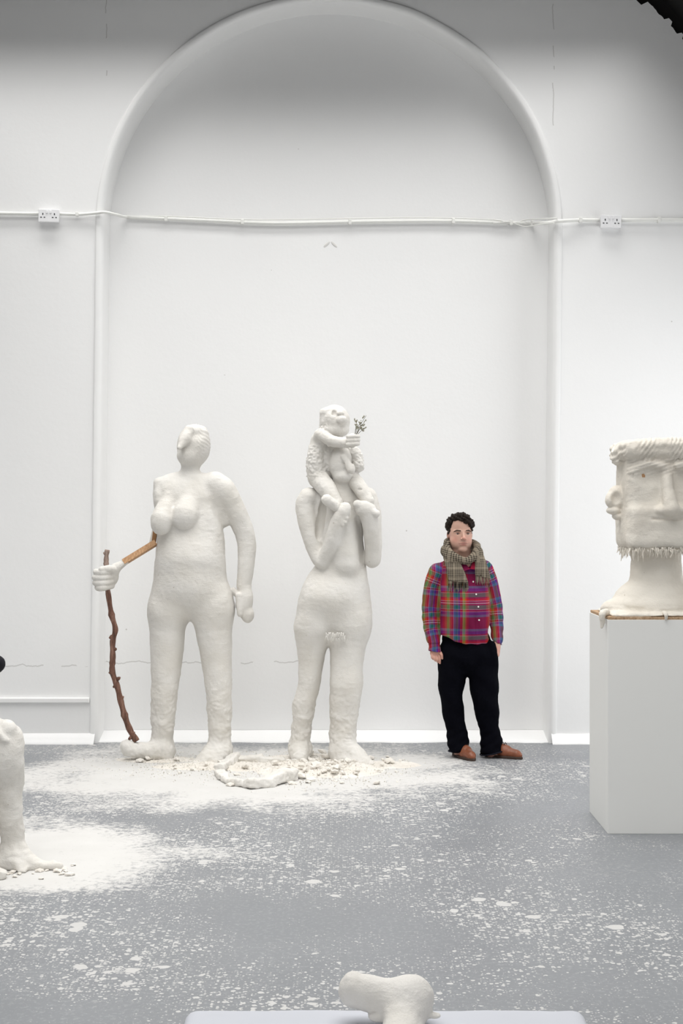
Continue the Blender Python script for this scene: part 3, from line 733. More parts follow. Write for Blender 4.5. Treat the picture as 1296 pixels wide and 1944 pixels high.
# ------------------------------------------------------------------ seated plaster figure cut by the left edge
f = Fr(7.22); P = f; r = f.r; B = f.b
base = Vector(P(5, 1645, 0)); base.z = 0
S = Sculpt(P(-210, 1680, 130), P(150, 1340, -95), .011)
S.chain([P(8, 1405, 0), P(14, 1450, 2), P(16, 1520, 2), P(24, 1590, 0), P(26, 1625, 0)], [r(v) for v in (34, 30, 26, 21, 27)], .03)
S.ell(P(10, 1440, 10), B(34, 55, 36), .03)
S.chain([P(28, 1622, 2), P(70, 1640, 14), P(118, 1642, 22)], [r(26), r(15), r(9)], .03)
S.chain([P(30, 1630, 8), P(50, 1648, 40)], [r(22), r(12)], .03); S.ell(P(10, 1635, 0), B(28, 16, 30), .03)
S.cap(P(4, 1412, 0), P(-190, 1420, -10), r(36), r(48), .04)
S.chain([P(-95, 1402, 70), P(-60, 1450, 74), P(-50, 1530, 72), P(-45, 1620, 70), P(-30, 1660, 80)], [r(v) for v in (36, 32, 26, 24, 20)], .03)
S.cap(P(-95, 1405, 70), P(-190, 1420, 50), r(38), r(46), .04)
S.ell(P(15, 1384, 14), B(20, 21, 22), .012)
for i, q in enumerate((2, 10, 18)): S.cap(P(-10+i*4, 1372+i*4, 20+q), P(8+i*5, 1388+i*6, 30+q*.4), r(9), r(7), .006)
S.chain([P(-8, 1376, 6), P(-70, 1340, -20)], [r(17), r(20)], .02)
clip0(S)
root = empty('plaster_figure', base); tag(root, 'white plaster lower leg and knee of a seated figure cut by the left edge', 'statue')
link('body', S.mesh('body', base, .005, 8, rough2), M['plaster'], root)
bx = link('seat_block', box_me('seat_block', Vector(P(-330, 1645, 60))-base, Vector(P(-135, 1440, -70))-base, .01), M['plaster'], root)
lo = Vector(P(-330, 1645, 80))-base; hi = Vector(P(-135, 1440, -60))-base; lo.z = 0
me = box_me('seat_block', (min(lo.x, hi.x), min(lo.y, hi.y), 0), (max(lo.x, hi.x), max(lo.y, hi.y), max(lo.z, hi.z)), .01); me.materials.append(M['plaster']); bx.data = me
# dark rounded bag resting on the lap
cb = Vector(P(-60, 1385, 5)); 
S = Sculpt(P(-130, 1400, 60), P(20, 1190, -50), .008)
S.ell(P(-62, 1330, 4), B(50, 62, 34), .03); S.ell(P(-36, 1262, 6), B(46, 24, 28), .03); S.ell(P(-18, 1256, 8), B(28, 16, 20), .02); S.ell(P(-30, 1222, 6), B(32, 12, 18), .02)
M['black'] = plain('black_fabric', (.008, .008, .012), .75, .25, .2, 60)
bag = link('black_bag', S.mesh('black_bag', cb, .003, 9), M['black'], None, cb); tag(bag, 'black rounded bulge just entering the frame at the left edge', 'bag')
# crumbs by that foot
random.seed(31)
for i in range(34):
    px, py = random.uniform(0, 140), random.gauss(1655, 8); py = max(1642, py); p = px_floor(px, py); o = link('plaster_chunk', chunks[i % 6], None)
    s_ = random.choice((.008, .012, .016, .022)); o.scale = (s_*1.3, s_, s_*.8); o.rotation_euler = (0, 0, random.uniform(0, 6)); o.location = (p.x, p.y, s_*.3)
    tag(o, 'small plaster crumb beside the seated figure\'s foot at left', 'plaster lump', 'plaster crumbs by the seated foot')
c = px_floor(-6, 1668); S = Sculpt(c-Vector((.1, .1, .02)), c+Vector((.1, .1, .1)), .006); S.box(c+Vector((0, 0, .02)), (.045, .035, .03), .008, .01, (0, 20, 12)); clip0(S)
tag(link('plaster_slab', S.mesh('plaster_slab', c, .005, 12), M['plaster'], None, c), 'pale plaster block in the bottom corner of the seated foot at left', 'plaster piece')

# ------------------------------------------------------------------ plinth, board and big head
px0, px1, py0, py1, pz = 1.489, 2.10, 7.954, 8.54, 1.197
root = empty('display_plinth', ((px0+px1)/2, (py0+py1)/2, 0)); tag(root, 'tall white painted box plinth under the plaster head', 'plinth')
hx, hy = (px1-px0)/2, (py1-py0)/2
for nm, lo, hi in (('front_panel', (-hx, -hy, 0), (hx, -hy+.018, pz)), ('side_panel', (-hx, -hy+.018, 0), (-hx+.018, hy-.018, pz)), ('side_panel', (hx-.018, -hy+.018, 0), (hx, hy-.018, pz)), ('back_panel', (-hx, hy-.018, 0), (hx, hy, pz)), ('top_panel', (-hx+.018, -hy+.018, pz-.018), (hx-.018, hy-.018, pz))):
    link(nm, box_me(nm, lo, hi, .0015, 1), M['plinth'], root)
bc = Vector(((px0+px1)/2, (py0+py1)/2, pz))
bd = link('chipboard_panel', box_me('chipboard_panel', (-hx+.004, -hy+.004, 0), (hx-.004, hy-.004, .016), .002, 1), M['chip'], None, bc); tag(bd, 'rough brown chipboard between plinth top and plaster head', 'board')
f = Fr(8.22); P = f; r = f.r; B = f.b
base = Vector((bc.x, bc.y, pz+.016)); zb = base.z; cx = 1256
S = Sculpt(P(1118, 1200, 110), P(1400, 815, -110), .007)
S.box(P(cx, 942, -4), B(77, 100, 66), r(22), .02)                       # slab of a face
S.box(P(cx, 1000, 2), B(75, 42, 66), r(16), .03)
S.box(P(cx, 856, -4), B(87, 17, 76), r(13), .025)                      # thick flat hair
S.ell(P(cx-84, 866, -2), B(9, 18, 40), .02); S.ell(P(cx+84, 866, -2), B(9, 18, 40), .02); S.ell(P(cx+6, 842, 0), B(60, 8, 60), .03)
for sx in (-1, 1):
    S.chain([P(cx+sx*66, 896, 56), P(cx+sx*44, 883, 63), P(cx+sx*14, 886, 66)], [r(6), r(7), r(7)], .02)       # brow
    S.ell(P(cx+sx*40, 908, 70), B(26, 14, 11), .025, op='sub')
    S.ell(P(cx+sx*48, 904, 64), B(3.4, 3.4, 9), .002, op='sub')
    S.ell(P(cx+sx*17, 968, 66), B(11, 9, 11), .014)
    S.ell(P(cx+sx*84, 945, -6), B(19, 24, 20), .01); S.ell(P(cx+sx*98, 948, -2), B(9, 15, 14), .008)           # ears
    S.ell(P(cx+sx*90, 969, -4), B(14, 8, 16), .005); S.ell(P(cx+sx*82, 980, -4), B(11, 7, 14), .005); S.ell(P(cx+sx*90, 946, 14), B(9, 14, 8), .008, op='sub')
S.chain([P(cx-6, 892, 60), P(cx-4, 930, 68), P(cx, 966, 76)], [r(9), r(11), r(14)], .025)
S.chain([P(cx-24, 902, 74), P(cx-27, 955, 76)], [r(7), r(8)], .03, op='sub')
S.cap(P(cx-32, 985, 66), P(cx+38, 985, 66), r(1.8), r(1.8), .005, op='sub')
S.cap(P(cx-34, 996, 58), P(cx+36, 996, 58), r(8), r(8), .02)
S.cap(P(1248, 1030, -8), P(1246, 1120, -4), r(44), r(52), .03)          # neck
S.ell(P(1246, 1150, -2), B(88, 40, 66), .04); S.ell(P(1246, 1128, -4), B(74, 30, 54), .03)
S.cap(P(1160, 1160, 10), P(1340, 1160, 10), r(22), r(22), .03)
S.box(P(1250, 1172, 0), B(104, 14, 84), r(9), .02)
S.cut(lambda X, Y, Z: (zb+.001)-Z+0*X+0*Y)
def strands(W, nr):
    out = np.zeros(len(W)); px = W[:, 0]*F/8.22+648; py = 972-(W[:, 2]-CAMZ)*F/8.22
    m = (py < 878)
    out[m] += (.0026+.0026*np.sin(px[m]*.11))*np.sin((px[m]+.7*py[m])*.78+1.5*np.sin(px[m]*.06))
    for i in np.nonzero(m | (py > 1150))[0]:
        p = Vector(W[i]); out[i] += .010*mnoise.noise(p*13)+.006*mnoise.noise(p*30)
    q = (np.abs(py-888) < 16) & (nr[:, 1] < -.3); out[q] += .003*np.sin(px[q]*.3+py[q]*.9)
    return out
root = empty('plaster_bust', base); tag(root, 'large square-faced plaster head with long nose on the white plinth', 'bust')
link('head_and_shoulders', S.mesh('head_and_shoulders', base, .005, 8, strands), M['plaster_head'], root)
for sx in (-1,): link('eye_pupil', box_me('eye_pupil', Vector(P(cx+sx*48-3.6, 907.6, 58.6))-base, Vector(P(cx+sx*48+3.6, 900.4, 54))-base, 0), M['lath'], root)
# frayed beard fringe and drips over the board edge
V = []; Fc = []; random.seed(8)
for i in range(230):
    side = random.random()
    if side < .62: a = Vector(P(random.uniform(1183, 1330), random.uniform(1036, 1043), 62+random.uniform(-4, 4)))
    elif side < .81: a = Vector(P(1184+random.uniform(-2, 3), random.uniform(1036, 1043), random.uniform(-55, 60)))
    else: a = Vector(P(1328+random.uniform(-3, 2), random.uniform(1036, 1043), random.uniform(-55, 60)))
    L = random.uniform(.02, .075)*(1.2 if i % 9 == 0 else .75); b = a+Vector((random.uniform(-.014, .014), random.uniform(-.012, .012), -L)); wd = random.uniform(.0025, .007)
    m = a.lerp(b, .5)+Vector((random.uniform(-.006, .006), random.uniform(-.006, .006), 0)); k = len(V)
    for p_, w_ in ((a, wd), (m, wd*.9), (b, wd*.35)):
        for q in range(4): V.append(p_+Vector((math.cos(q*1.571)*w_, math.sin(q*1.571)*w_, 0))-base)
    for s_ in (0, 4):
        for q in range(4): Fc.append((k+s_+q, k+s_+(q+1) % 4, k+s_+4+(q+1) % 4, k+s_+4+q))
    Fc.append((k+8, k+9, k+10, k+11))
tag(link('frayed_fringe', pmesh('frayed_fringe', V, Fc), M['plaster_head'], root), 'ragged plaster-soaked fibre fringe along the jaw', kind='stuff')
for (px, y_, L, rr) in ((1143, 8.0, .055, .022), (1264, 7.947, .008, .014)):
    x = (px-648)*y_/F; x = min(x, 1.482) if px < 1150 else x; top = Vector((x, y_, pz+.03))
    S = Sculpt(top-Vector((.06, .06, .12)), top+Vector((.06, .09, .05)), .004)
    inn = top+Vector((.03 if px < 1150 else 0, .05, .004))
    S.chain([inn, top, top-Vector((.0, 0, .02+L*.5)), top-Vector((.004, 0, .02+L))], [rr, rr*.9, rr*.6, rr*.35], .01)
    link('plaster_drip', S.mesh('plaster_drip', base, .002, 30), M['plaster_head'], root)

# ------------------------------------------------------------------ low foreground block with a plaster limb
tz = .60; yb = F*(CAMZ-tz)/(1911-972); sc = F/yb
def fg(px): return (px-648)*yb/F
fb = Vector(((fg(368)+fg(1092))/2, yb-.40, 0))
S = Sculpt((fg(335), yb-.85, .26), (fg(1130), yb+.04, tz+.03), .009)
cxm = (fg(352)+fg(1108))/2
S.box((cxm, yb-.40, tz-.065), ((fg(1108)-fg(352))/2, .40, .065), .032, .01)
S.box((cxm, yb-.40, tz-.20), ((fg(1108)-fg(352))/2+.004, .402, .07), .03, .01)
root = empty('foam_block', fb); tag(root, 'white fabric covered block in the foreground carrying a plaster limb', 'block')
link('cushion', S.mesh('cushion', fb, .0025, 6), M['cloth'], root)
link('base_box', box_me('base_box', Vector((fg(375), yb-.77, 0))-Vector((fb.x, fb.y, 0)), Vector((fg(1085), yb-.03, .35))-Vector((fb.x, fb.y, 0)), .006), M['plinth'], root)
f = Fr(yb-.10); P = f; r = f.r; B = f.b
base = Vector(P(760, 1930, 30)); base.z = tz
S = Sculpt(P(615, 2110, 330), P(880, 1825, -75), .0045)
S.chain([P(672, 1878, 0), P(702, 1884, 4), P(745, 1892, 10)], [r(30), r(33), r(34)], .03)
S.ell(P(668, 1876, 0), B(20, 32, 28), .012)
S.ell(P(776, 1893, 10), B(47, 44, 46), .02)
S.chain([P(768, 1910, 30), P(758, 1945, 110), P(752, 1975, 190), P(745, 2010, 270)], [r(38), r(40), r(42), r(38)], .03)
S.ell(P(822, 1917, 30), B(14, 6, 12), .006); S.ell(P(715, 1918, 30), B(16, 9, 14), .01)
S.cut(lambda X, Y, Z: (tz-.004)-Z+0*X+0*Y)
lim = link('plaster_limb', S.mesh('plaster_limb', base, .004, 12), M['plaster'], None, base); tag(lim, 'bent white plaster limb fragment lying on the foreground block', 'sculpture')

# ------------------------------------------------------------------ the man
f = Fr(10.45); P = f; r = f.r; B = f.b
base = Vector(P(890, 1437, 0)); base.z = 0
S = Sculpt(P(796, 1446, 45), P(992, 970, -42), .0029)
# head
S.ell(P(872.5, 1003, -4), B(22.3, 28, 25), .02)
S.ell(P(873.5, 1016, 4), B(20.5, 24, 20), .02)
S.ell(P(874, 1030, 5), B(20.5, 18, 18.5), .02)
S.ell(P(861.5, 1026, 11), B(8, 9, 8), .012); S.ell(P(886.5, 1026, 11), B(7.5, 9, 8), .012)
S.ell(P(876.5, 1043, 16), B(9, 6, 8), .010); S.ell(P(874.5, 1046, 4), B(16, 9, 13), .015)
S.ell(P(874, 995, 12), B(17, 14, 11), .015)
for a_, b_ in (((860.5, 1008.5, 18.5), (871.5, 1008, 22)), ((882, 1008, 22), (891, 1009, 18))): S.cap(P(*a_), P(*b_), r(2.4), r(2.4), .008)
for x in (866.5, 886.3): S.ell(P(x, 1012.8, 24), B(5.2, 3.0, 4.2), .006, op='sub')
S.chain([P(876.8, 1008, 21.5), P(877.6, 1016, 25.5), P(878, 1021, 28)], [r(1.9), r(2.3), r(3.1)], .006)
for x in (874.3, 881.2): S.ell(P(x, 1022.3, 24.5), B(2.5, 2.0, 3), .004)
S.cap(P(870.5, 1030.3, 22.3), P(883.8, 1030.3, 22.3), r(1.5), r(1.5), .005); S.cap(P(872, 1033.4, 22.2), P(882.5, 1033.4, 22.2), r(1.8), r(1.8), .005)
S.cap(P(869.5, 1031.6, 25.6), P(884.8, 1031.6, 25.6), r(.7), r(.7), .002, op='sub')
S.ell(P(850.8, 1015.5, -3), B(3, 7.5, 5), .004); S.ell(P(850, 1013.5, -1), B(1.6, 4, 3.5), .003, op='sub'); S.ell(P(894.5, 1015.5, -5), B(2.4, 7.5, 5), .004)
# neck, trunk, limbs (under the clothes)
S.cap(P(874, 1033, -3), P(877, 1075, -6), r(18), r(20), .02)
S.cap(P(850, 1084, -8), P(905, 1082, -8), r(13), r(13), .03); S.cap(P(878, 1090, -6), P(884, 1190, -2), r(33), r(38), .03, sy=.7)
S.ell(P(887, 1215, -4), B(44, 28, 28), .03)
S.chain([P(831, 1090, -8), P(820, 1150, -8), P(822, 1200, 0), P(825, 1230, 10)], [r(12), r(11), r(9), r(7.2)], .02)
S.chain([P(922, 1086, -8), P(936, 1140, -8), P(943, 1185, -4), P(943, 1212, 8), P(938, 1240, 14)], [r(12), r(11), r(9), r(7.5), r(8.5)], .02)
S.chain([P(862, 1235, -4), P(857, 1315, -2), P(868, 1385, -6), P(872, 1425, -6)], [r(22), r(15), r(12), r(10)], .02)
S.chain([P(913, 1235, -4), P(920, 1315, -2), P(928, 1385, -6), P(932, 1425, -6)], [r(22), r(15), r(12), r(10)], .02)
S.chain([P(872, 1430, -4), P(882, 1438, 16)], [r(9), r(6)], .02); S.chain([P(932, 1430, -4), P(962, 1438, 8)], [r(9), r(6)], .02)
# the hanging hand: palm, curled fingers, thumb
S.ell(P(825.5, 1238.5, 14), B(10.5, 9.5, 5.5), .01, rot=(0, 8, 0))
for pts, rr in (([(831.5, 1243, 18), (833, 1250, 19), (833.6, 1257, 17)], 2.6), ([(827, 1245, 19), (828.3, 1250.5, 21), (829.5, 1255, 17)], 2.6), ([(822.5, 1244, 19), (823.3, 1249, 21), (825.5, 1252.5, 17)], 2.5), ([(818.3, 1242, 18), (818.8, 1246.5, 20), (820.5, 1249.3, 17)], 2.3), ([(833, 1235, 17), (836.5, 1241, 20), (837.8, 1248, 19)], 2.7)):
    S.chain([P(*q) for q in pts], [r(rr), r(rr*.95), r(rr*.8)], .003)
me = S.mesh('person', base)
W = verts_of(me)+np.array(base)
pxv = W[:, 0]*f.s+648; pyv = 972-(W[:, 2]-CAMZ)*f.s; dv = (10.45-W[:, 1])*f.s
def g(x, y, rx, ry): return np.exp(-((pxv-x)/rx)**2-((pyv-y)/ry)**2)*(dv > 8)
lip = np.maximum(g(877.3, 1030.4, 7, 1.3), g(877.3, 1033.5, 5.8, 1.9)); line = g(877.3, 1031.8, 7.2, .75); red = np.clip(g(862, 1024, 7, 7)+g(888, 1024, 6, 7)+g(878, 1021, 4, 4)+.9*np.exp(-((pxv-850)/4)**2-((pyv-1016)/7)**2)+.7*(pyv > 1225), 0, 1)
stub_lip_shade = np.clip(line*2.2+g(877, 1026.3, 7, 1.8)*.7+g(876, 1042, 13, 6)*.5+g(862, 1040, 8, 7)*.6+g(889, 1040, 6, 7)*.6, 0, 1)  # stubble, plus the shade of the lip groove tinted in as a dark line
set_attr(me, 'tint', np.stack([lip, red, stub_lip_shade], 1))
t = NT('skin'); at = t.n('ShaderNodeAttribute', _attribute_name='tint'); L_, R_, S_ = t.sep(at.outputs[1])
c = t.mix(t.noise(t.obj(), 25), (.54, .33, .255), (.60, .37, .29)); c = t.mix(t.math('MULTIPLY', R_, .55), c, (.56, .24, .19)); c = t.mix(t.math('MULTIPLY', L_, .85), c, (.40, .125, .11)); c = t.mix(t.math('MULTIPLY', S_, .55), c, (.17, .095, .075))
t.b.inputs['Subsurface Weight'].default_value = .08; t.b.inputs['Subsurface Radius'].default_value = (.01, .004, .002)
M['skin'] = t.fin(c, .5, .4)
man = link('person', me, M['skin'], None, base)
tag(man, 'man in a bright plaid shirt, checked scarf and dark trousers standing by the wall', 'person')
# eyes
t = NT('eye'); o = t.obj(); X, Y, Z = t.sep(o)
rr_ = t.math('SQRT', t.math('ADD', t.math('MULTIPLY', X, X), t.math('MULTIPLY', Z, Z)))
M['eye'] = t.fin(t.ramp(t.math('MULTIPLY', rr_, 100), [(0, (.01, .01, .01)), (.22, (.01, .01, .01)), (.26, (.09, .055, .035)), (.52, (.10, .06, .04)), (.60, (.55, .50, .47))]), .2, .5)
for x in (866.8, 886.2):
    bm = bmesh.new(); bmesh.ops.create_uvsphere(bm, u_segments=16, v_segments=10, radius=r(3.1))
    for v in bm.verts: v.co.x *= 1.15; v.co.z *= .62
    me = bpy.data.meshes.new('eye'); bm.to_mesh(me); bm.free(); me.polygons.foreach_set('use_smooth', [True]*len(me.polygons))
    link('eye', me, M['eye'], man, Vector(P(x, 1012.9, 18.6))-base)
M['hair'] = NT('dark_hair'); t = M['hair']; o = t.obj(); n = t.noise(t.n('ShaderNodeMapping', Vector=o, Scale=(60, 60, 160)), 1.5, 4); t.bump(n, .8, .006)
M['hair'] = t.fin(t.ramp(n, [(.35, (.006, .0045, .004)), (.7, (.030, .019, .014))]), .6, .12)
for pts in ([(859.8, 1008.6, 20.8), (865, 1006.6, 23.4), (872.3, 1007.4, 24.2)], [(881.6, 1007.4, 24.2), (887.2, 1006.6, 22.6), (891.8, 1008.6, 19)]):
    link('eyebrow', tube_me('eyebrow', [Vector(P(*q))-base for q in pts], [r(.8), r(1.45), r(1.25)], 8), plain('brow_hair', (.07, .042, .03), .8), man)
for x0_, x1_ in ((862.6, 871), (882, 890.4)):
    xm = (x0_+x1_)/2
    link('eyelid', tube_me('eyelid', [Vector(P(*q))-base for q in ((x0_, 1012.6, 19.2), (xm, 1010.8, 21.8), (x1_, 1012.6, 20.0))], [r(.5), r(.95), r(.5)], 8), plain('lid_skin', (.33, .19, .15), .6), man)
# hair
S = Sculpt(P(838, 1040, 40), P(908, 965, -42), .003)
S.ell(P(873, 1001, -8), B(25.5, 28, 26), .01)
S.ell(P(873, 1040, -2), B(60, 20, 60), .01, op='sub'); 
S.ell(P(874.5, 1010, 22), B(18.5, 24, 24), .006, op='sub')                       # the open face
S.ell(P(868, 1003, 26), B(13, 17, 16), .006, op='sub')
S.box(P(872, 1030, 22), B(40, 14, 20), .01, .006, op='sub')
for (x, y, d, w_, h_, dd) in ((856, 990, 2, 9, 10, 14), (851, 998, -2, 6, 10, 12), (864, 983, 8, 11, 9, 14), (874, 979, 10, 11, 7, 14), (882, 983, 12, 10, 8, 13), (889, 990, 12, 8, 8, 11), (895, 996, 6, 5, 8, 11), (875, 985, 20, 9, 5, 6), (884, 990, 20, 7, 5, 6), (868, 984, 18, 7, 4, 6), (891, 996, 17, 4, 4, 6), (853, 1005, 2, 3.4, 9, 9), (893.5, 1004, 0, 2.8, 7, 9)):
    S.ell(P(x, y, d), B(w_, h_, dd), .006)
def waves(W_, nr):
    x = W_[:, 0]*f.s; z = W_[:, 2]*f.s
    return .0030*np.sin(x*.55+z*.5+2*np.sin(z*.25))+.0015*np.sin(x*1.3-z*.6)
link('hair', S.mesh('hair', base, .0026, 30, waves), M['hair'], man)
# shirt
S = Sculpt(P(790, 1246, 62), P(965, 1045, -56), .0045)
S.cap(P(843, 1086, -8), P(911, 1080, -8), r(19), r(18), .04); S.cap(P(865, 1072, -8), P(894, 1070, -8), r(18), r(17), .03)
S.cap(P(877, 1100, -4), P(881, 1140, 2), r(43), r(46), .04, sy=.68); S.cap(P(880, 1140, 2), P(882, 1205, 2), r(46), r(47.5), .04, sy=.72)
S.ell(P(888, 1160, 14), B(38, 44, 32), .04)
SL = [P(832, 1088, -8), P(822, 1115, -9), P(818, 1155, -8), P(819.5, 1195, 0), P(824, 1218, 8)]
SR = [P(919, 1082, -8), P(930, 1110, -10), P(939, 1150, -10), P(942, 1185, -4), P(943, 1208, 4)]
S.chain(SL, [r(v) for v in (19, 17.5, 17, 15.5, 13)], .012)
S.chain(SR, [r(v) for v in (18, 16.5, 15, 13.5, 11)], .012)
S.cap(P(824, 1219, 8), P(825.8, 1242, 14), r(12), r(12.2), .004); S.cap(P(943.5, 1206, 6), P(941, 1234, 12), r(10.5), r(9.8), .004)
S.ell(P(928.5, 1198, 6), B(3.0, 14, 40), .004, op='sub')
hemz = lambda x: CAMZ-((1204+17*np.clip(1-((x*f.s+648-900)/62)**2, 0, 1))-972)/f.s
def hem(X, Y, Z):
    pxx = X*f.s+648; sl = (pxx < 836) | (pxx > 934)
    return np.where(sl, P(0, 1235.5)[2]-.12*(X-P(825, 0)[0])-Z, hemz(X)-Z)+0*Y
S.cut(hem)
S.cut(lambda X, Y, Z: np.where((X*f.s+648) > 930, P(0, 1220)[2]-.55*(X-P(943, 0)[0])-Z, -1)+0*Y)
S.cap(P(884.5, 1066, 16), P(889, 1078, 30), r(10), r(3.2), .006, op='sub')       # open collar
def folds(W_, nr):
    x = W_[:, 0]*f.s+648; y = 972-(W_[:, 2]-CAMZ)*f.s; out = np.zeros(len(W_))
    sl = (x < 834) | (x > 930)
    out[sl] += .0022*np.sin(y[sl]*.30+x[sl]*.22+1.2*np.sin(x[sl]*.3))*np.clip((y[sl]-1110)/60, .1, 1)
    out[~sl] += .003*np.sin((y[~sl]+.6*x[~sl])*.16)+.0025*np.sin((x[~sl]-.25*y[~sl])*.33)*np.clip((y[~sl]-1120)/50, 0, 1)
    out += .0035*(np.abs(y-1221) < 1.2)*sl*-1
    pk = (np.abs(x-(899+(y-1080)*.04)) < 4) & (nr[:, 1] < -.5); out[pk] += .0035
    return out
me = S.mesh('shirt', base, .002, 12, folds)
W = verts_of(me)+np.array(base)
def chain_uv(pts):
    best = np.full(len(W), 9.); al = np.zeros(len(W)); L0 = 0
    for a, b in zip(pts[:-1], pts[1:]):
        ba = b-a; L = np.linalg.norm(ba); tt = np.clip(((W-a)@ba)/L**2, 0, 1); dd = np.linalg.norm(W-(a+tt[:, None]*ba), axis=1)
        tu = ((W-a)@ba)/L**2
        if L0 == 0: tt = np.minimum(tu, 1)
        if b is pts[-1]: tt = np.maximum(tu, 0)
        m = dd < best; best[m] = dd[m]; al[m] = L0+tt[m]*L; L0 += L
    return best, al
U = np.zeros((len(W), 3)); ax_, ay_ = P(882, 0)[0], 10.45
U[:, 0] = (W[:, 0]-P(903, 0)[0])*1.06; U[:, 1] = W[:, 2]-P(0, 1140)[2]
back = W[:, 1] > ay_+.02; U[back, 0] += .05
pxv = W[:, 0]*f.s+648
for pts, side, off in ((SL, pxv < 835+np.clip(1110-(972-(W[:, 2]-CAMZ)*f.s), 0, 40)*.12, .06), (SR, pxv > 927-np.clip(1110-(972-(W[:, 2]-CAMZ)*f.s), 0, 40)*.12, .02)):
    bd_, al = chain_uv(pts)
    U[side, 0] = (W[side, 0]-np.interp(W[side, 2], [p[2] for p in pts[::-1]], [p[0] for p in pts[::-1]]))*1.1+off+.11; U[side, 1] = -al[side]+off
set_attr(me, 'weave', U)
t = NT('plaid_cotton'); at = t.n('ShaderNodeAttribute', _attribute_name='weave'); X, Y, Z = t.sep(at.outputs[1])
crim, red, org, yel, grn, teal, blu, pur, lav, nav = (.17, .008, .05), (.36, .010, .016), (.42, .075, .012), (.50, .30, .08), (.17, .25, .02), (.014, .095, .085), (.06, .10, .21), (.06, .02, .18), (.42, .27, .36), (.010, .012, .03)
def stripes(cs, mirror=True):
    tot = sum(w_ for _, w_ in cs); out = []; p_ = 0
    for c_, w_ in cs: out.append((p_/tot, c_)); p_ += w_
    return out
hs = stripes([(crim, 12), (blu, 5), (pur, 6), (lav, .8), (crim, 4), (lav, .7), (teal, 8), (crim, 3), (lav, 1.7), (crim, 3.4), (lav, 1.1), (red, 4), (crim, 3), (teal, 8), (lav, .8), (crim, 3), (pur, 6), (blu, 5), (crim, 12)])
vs_ = stripes([(crim, 26), (red, 6), (org, 5), (grn, 6), (yel, 1.2), (nav, 1), (org, 4), (red, 5), (lav, .9), (blu, 5), (teal, 6), (lav, .8), (pur, 5), (red, 6), (nav, 1), (yel, 1.2), (grn, 6), (org, 4), (red, 5), (crim, 24)])
fx = t.math('FRACT', t.math('ADD', t.math('DIVIDE', X, .33), .02+10)); fy = t.math('FRACT', t.math('ADD', t.math('DIVIDE', Y, .31), .5+10))
cA = t.ramp(fy, hs, 'CONSTANT'); cB = t.ramp(fx, vs_, 'CONSTANT')
tw = t.math('FRACT', t.math('MULTIPLY', t.math('ADD', X, Y), 260))
c = t.mix(t.math('ADD', .34, t.math('MULTIPLY', t.math('GREATER_THAN', tw, .5), .22)), cA, cB)
t.bump(t.noise(at.outputs[1], 300), .15, .002)
M['plaid'] = t.fin(c, .85, .15)
shirt = link('shirt', me, M['plaid'], man)
M['button'] = plain('pearl_button', (.85, .83, .78), .25, .5, .02)
for (x, y) in ((895.5, 1103), (900, 1126), (903.5, 1149), (905, 1174)):
    # set each button on the shirt front
    tgt = P(x, y); m = (np.abs(W[:, 0]-tgt[0]) < .008) & (np.abs(W[:, 2]-tgt[2]) < .008)
    yy = W[m, 1].min() if m.any() else 10.3
    bm = bmesh.new(); bmesh.ops.create_cone(bm, cap_ends=True, segments=14, radius1=.0062, radius2=.0055, depth=.004)
    bmesh.ops.rotate(bm, verts=bm.verts, matrix=Matrix.Rotation(math.pi/2, 3, 'X')); me = bpy.data.meshes.new('button'); bm.to_mesh(me); bm.free()
    link('button', me, M['button'], shirt, Vector((tgt[0], yy-.001, tgt[2]))-base)
for sx in (-1, 1):   # collar wings
    V = [Vector(P(*q))-base for q in (((879, 1066, 22), (889, 1079, 31), (877, 1083, 32), (868, 1072, 22)) if sx < 0 else ((896, 1062, 20), (889.5, 1079, 31), (900, 1080, 30), (905, 1066, 18)))]
    V += [v+Vector((0, .004, 0)) for v in V]
    me = pmesh('collar', V, [(0, 1, 2, 3), (7, 6, 5, 4), (0, 4, 5, 1), (1, 5, 6, 2), (2, 6, 7, 3), (3, 7, 4, 0)]); set_attr(me, 'weave', [(.07+v.x*.3, v.z, 0) for v in V])
    link('collar', me, M['plaid'], shirt)
# trousers
S = Sculpt(P(815, 1444, 62), P(968, 1185, -54), .0045)
S.cap(P(882, 1208, 0), P(888, 1235, 0), r(43), r(49), .03, sy=.62); S.ell(P(888, 1245, -2), B(54, 32, 38), .03)
S.chain([P(862, 1245, 0), P(857, 1290, 0), P(857, 1330, 2), P(865, 1380, -2), P(870, 1412, 0)], [r(v) for v in (30, 26, 21, 19.5, 20)], .02)
S.chain([P(915, 1245, 0), P(918, 1290, 0), P(921, 1330, 2), P(928, 1380, -2), P(933, 1414, 0)], [r(v) for v in (30, 28, 25, 19.5, 20)], .02)
S.chain([P(870, 1412, 0), P(871, 1421, 2)], [r(19.5), r(20)], .01); S.chain([P(933, 1414, 0), P(934, 1424, 0)], [r(21), r(23)], .01)
S.chain([P(929, 1226, 14), P(931, 1240, 15), P(933, 1262, 10)], [r(11), r(13), r(10)], .012)
S.cut(lambda X, Y, Z: np.where((X*f.s+648) < 900, P(0, 1424)[2]+.12*(X-P(871, 0)[0])-Z, P(0, 1429)[2]+.22*(X-P(934, 0)[0])-Z)+0*Y)
S.cut(lambda X, Y, Z: Z-P(0, 1203)[2]+0*X+0*Y)
def tf(W_, nr):
    x = W_[:, 0]*f.s+648; y = 972-(W_[:, 2]-CAMZ)*f.s
    k = np.clip((y-1360)/50, 0, 1)
    return .003*k*np.sin(y*.34+x*.22)+.0035*np.sin((y-.8*x)*.14)+.003*np.sin(x*.25)*np.clip((1300-y)/60, 0, 1)
M['trouser'] = plain('dark_navy_corduroy', (.0022, .0024, .0045), .85, .04, .25, 60, .2, 250)
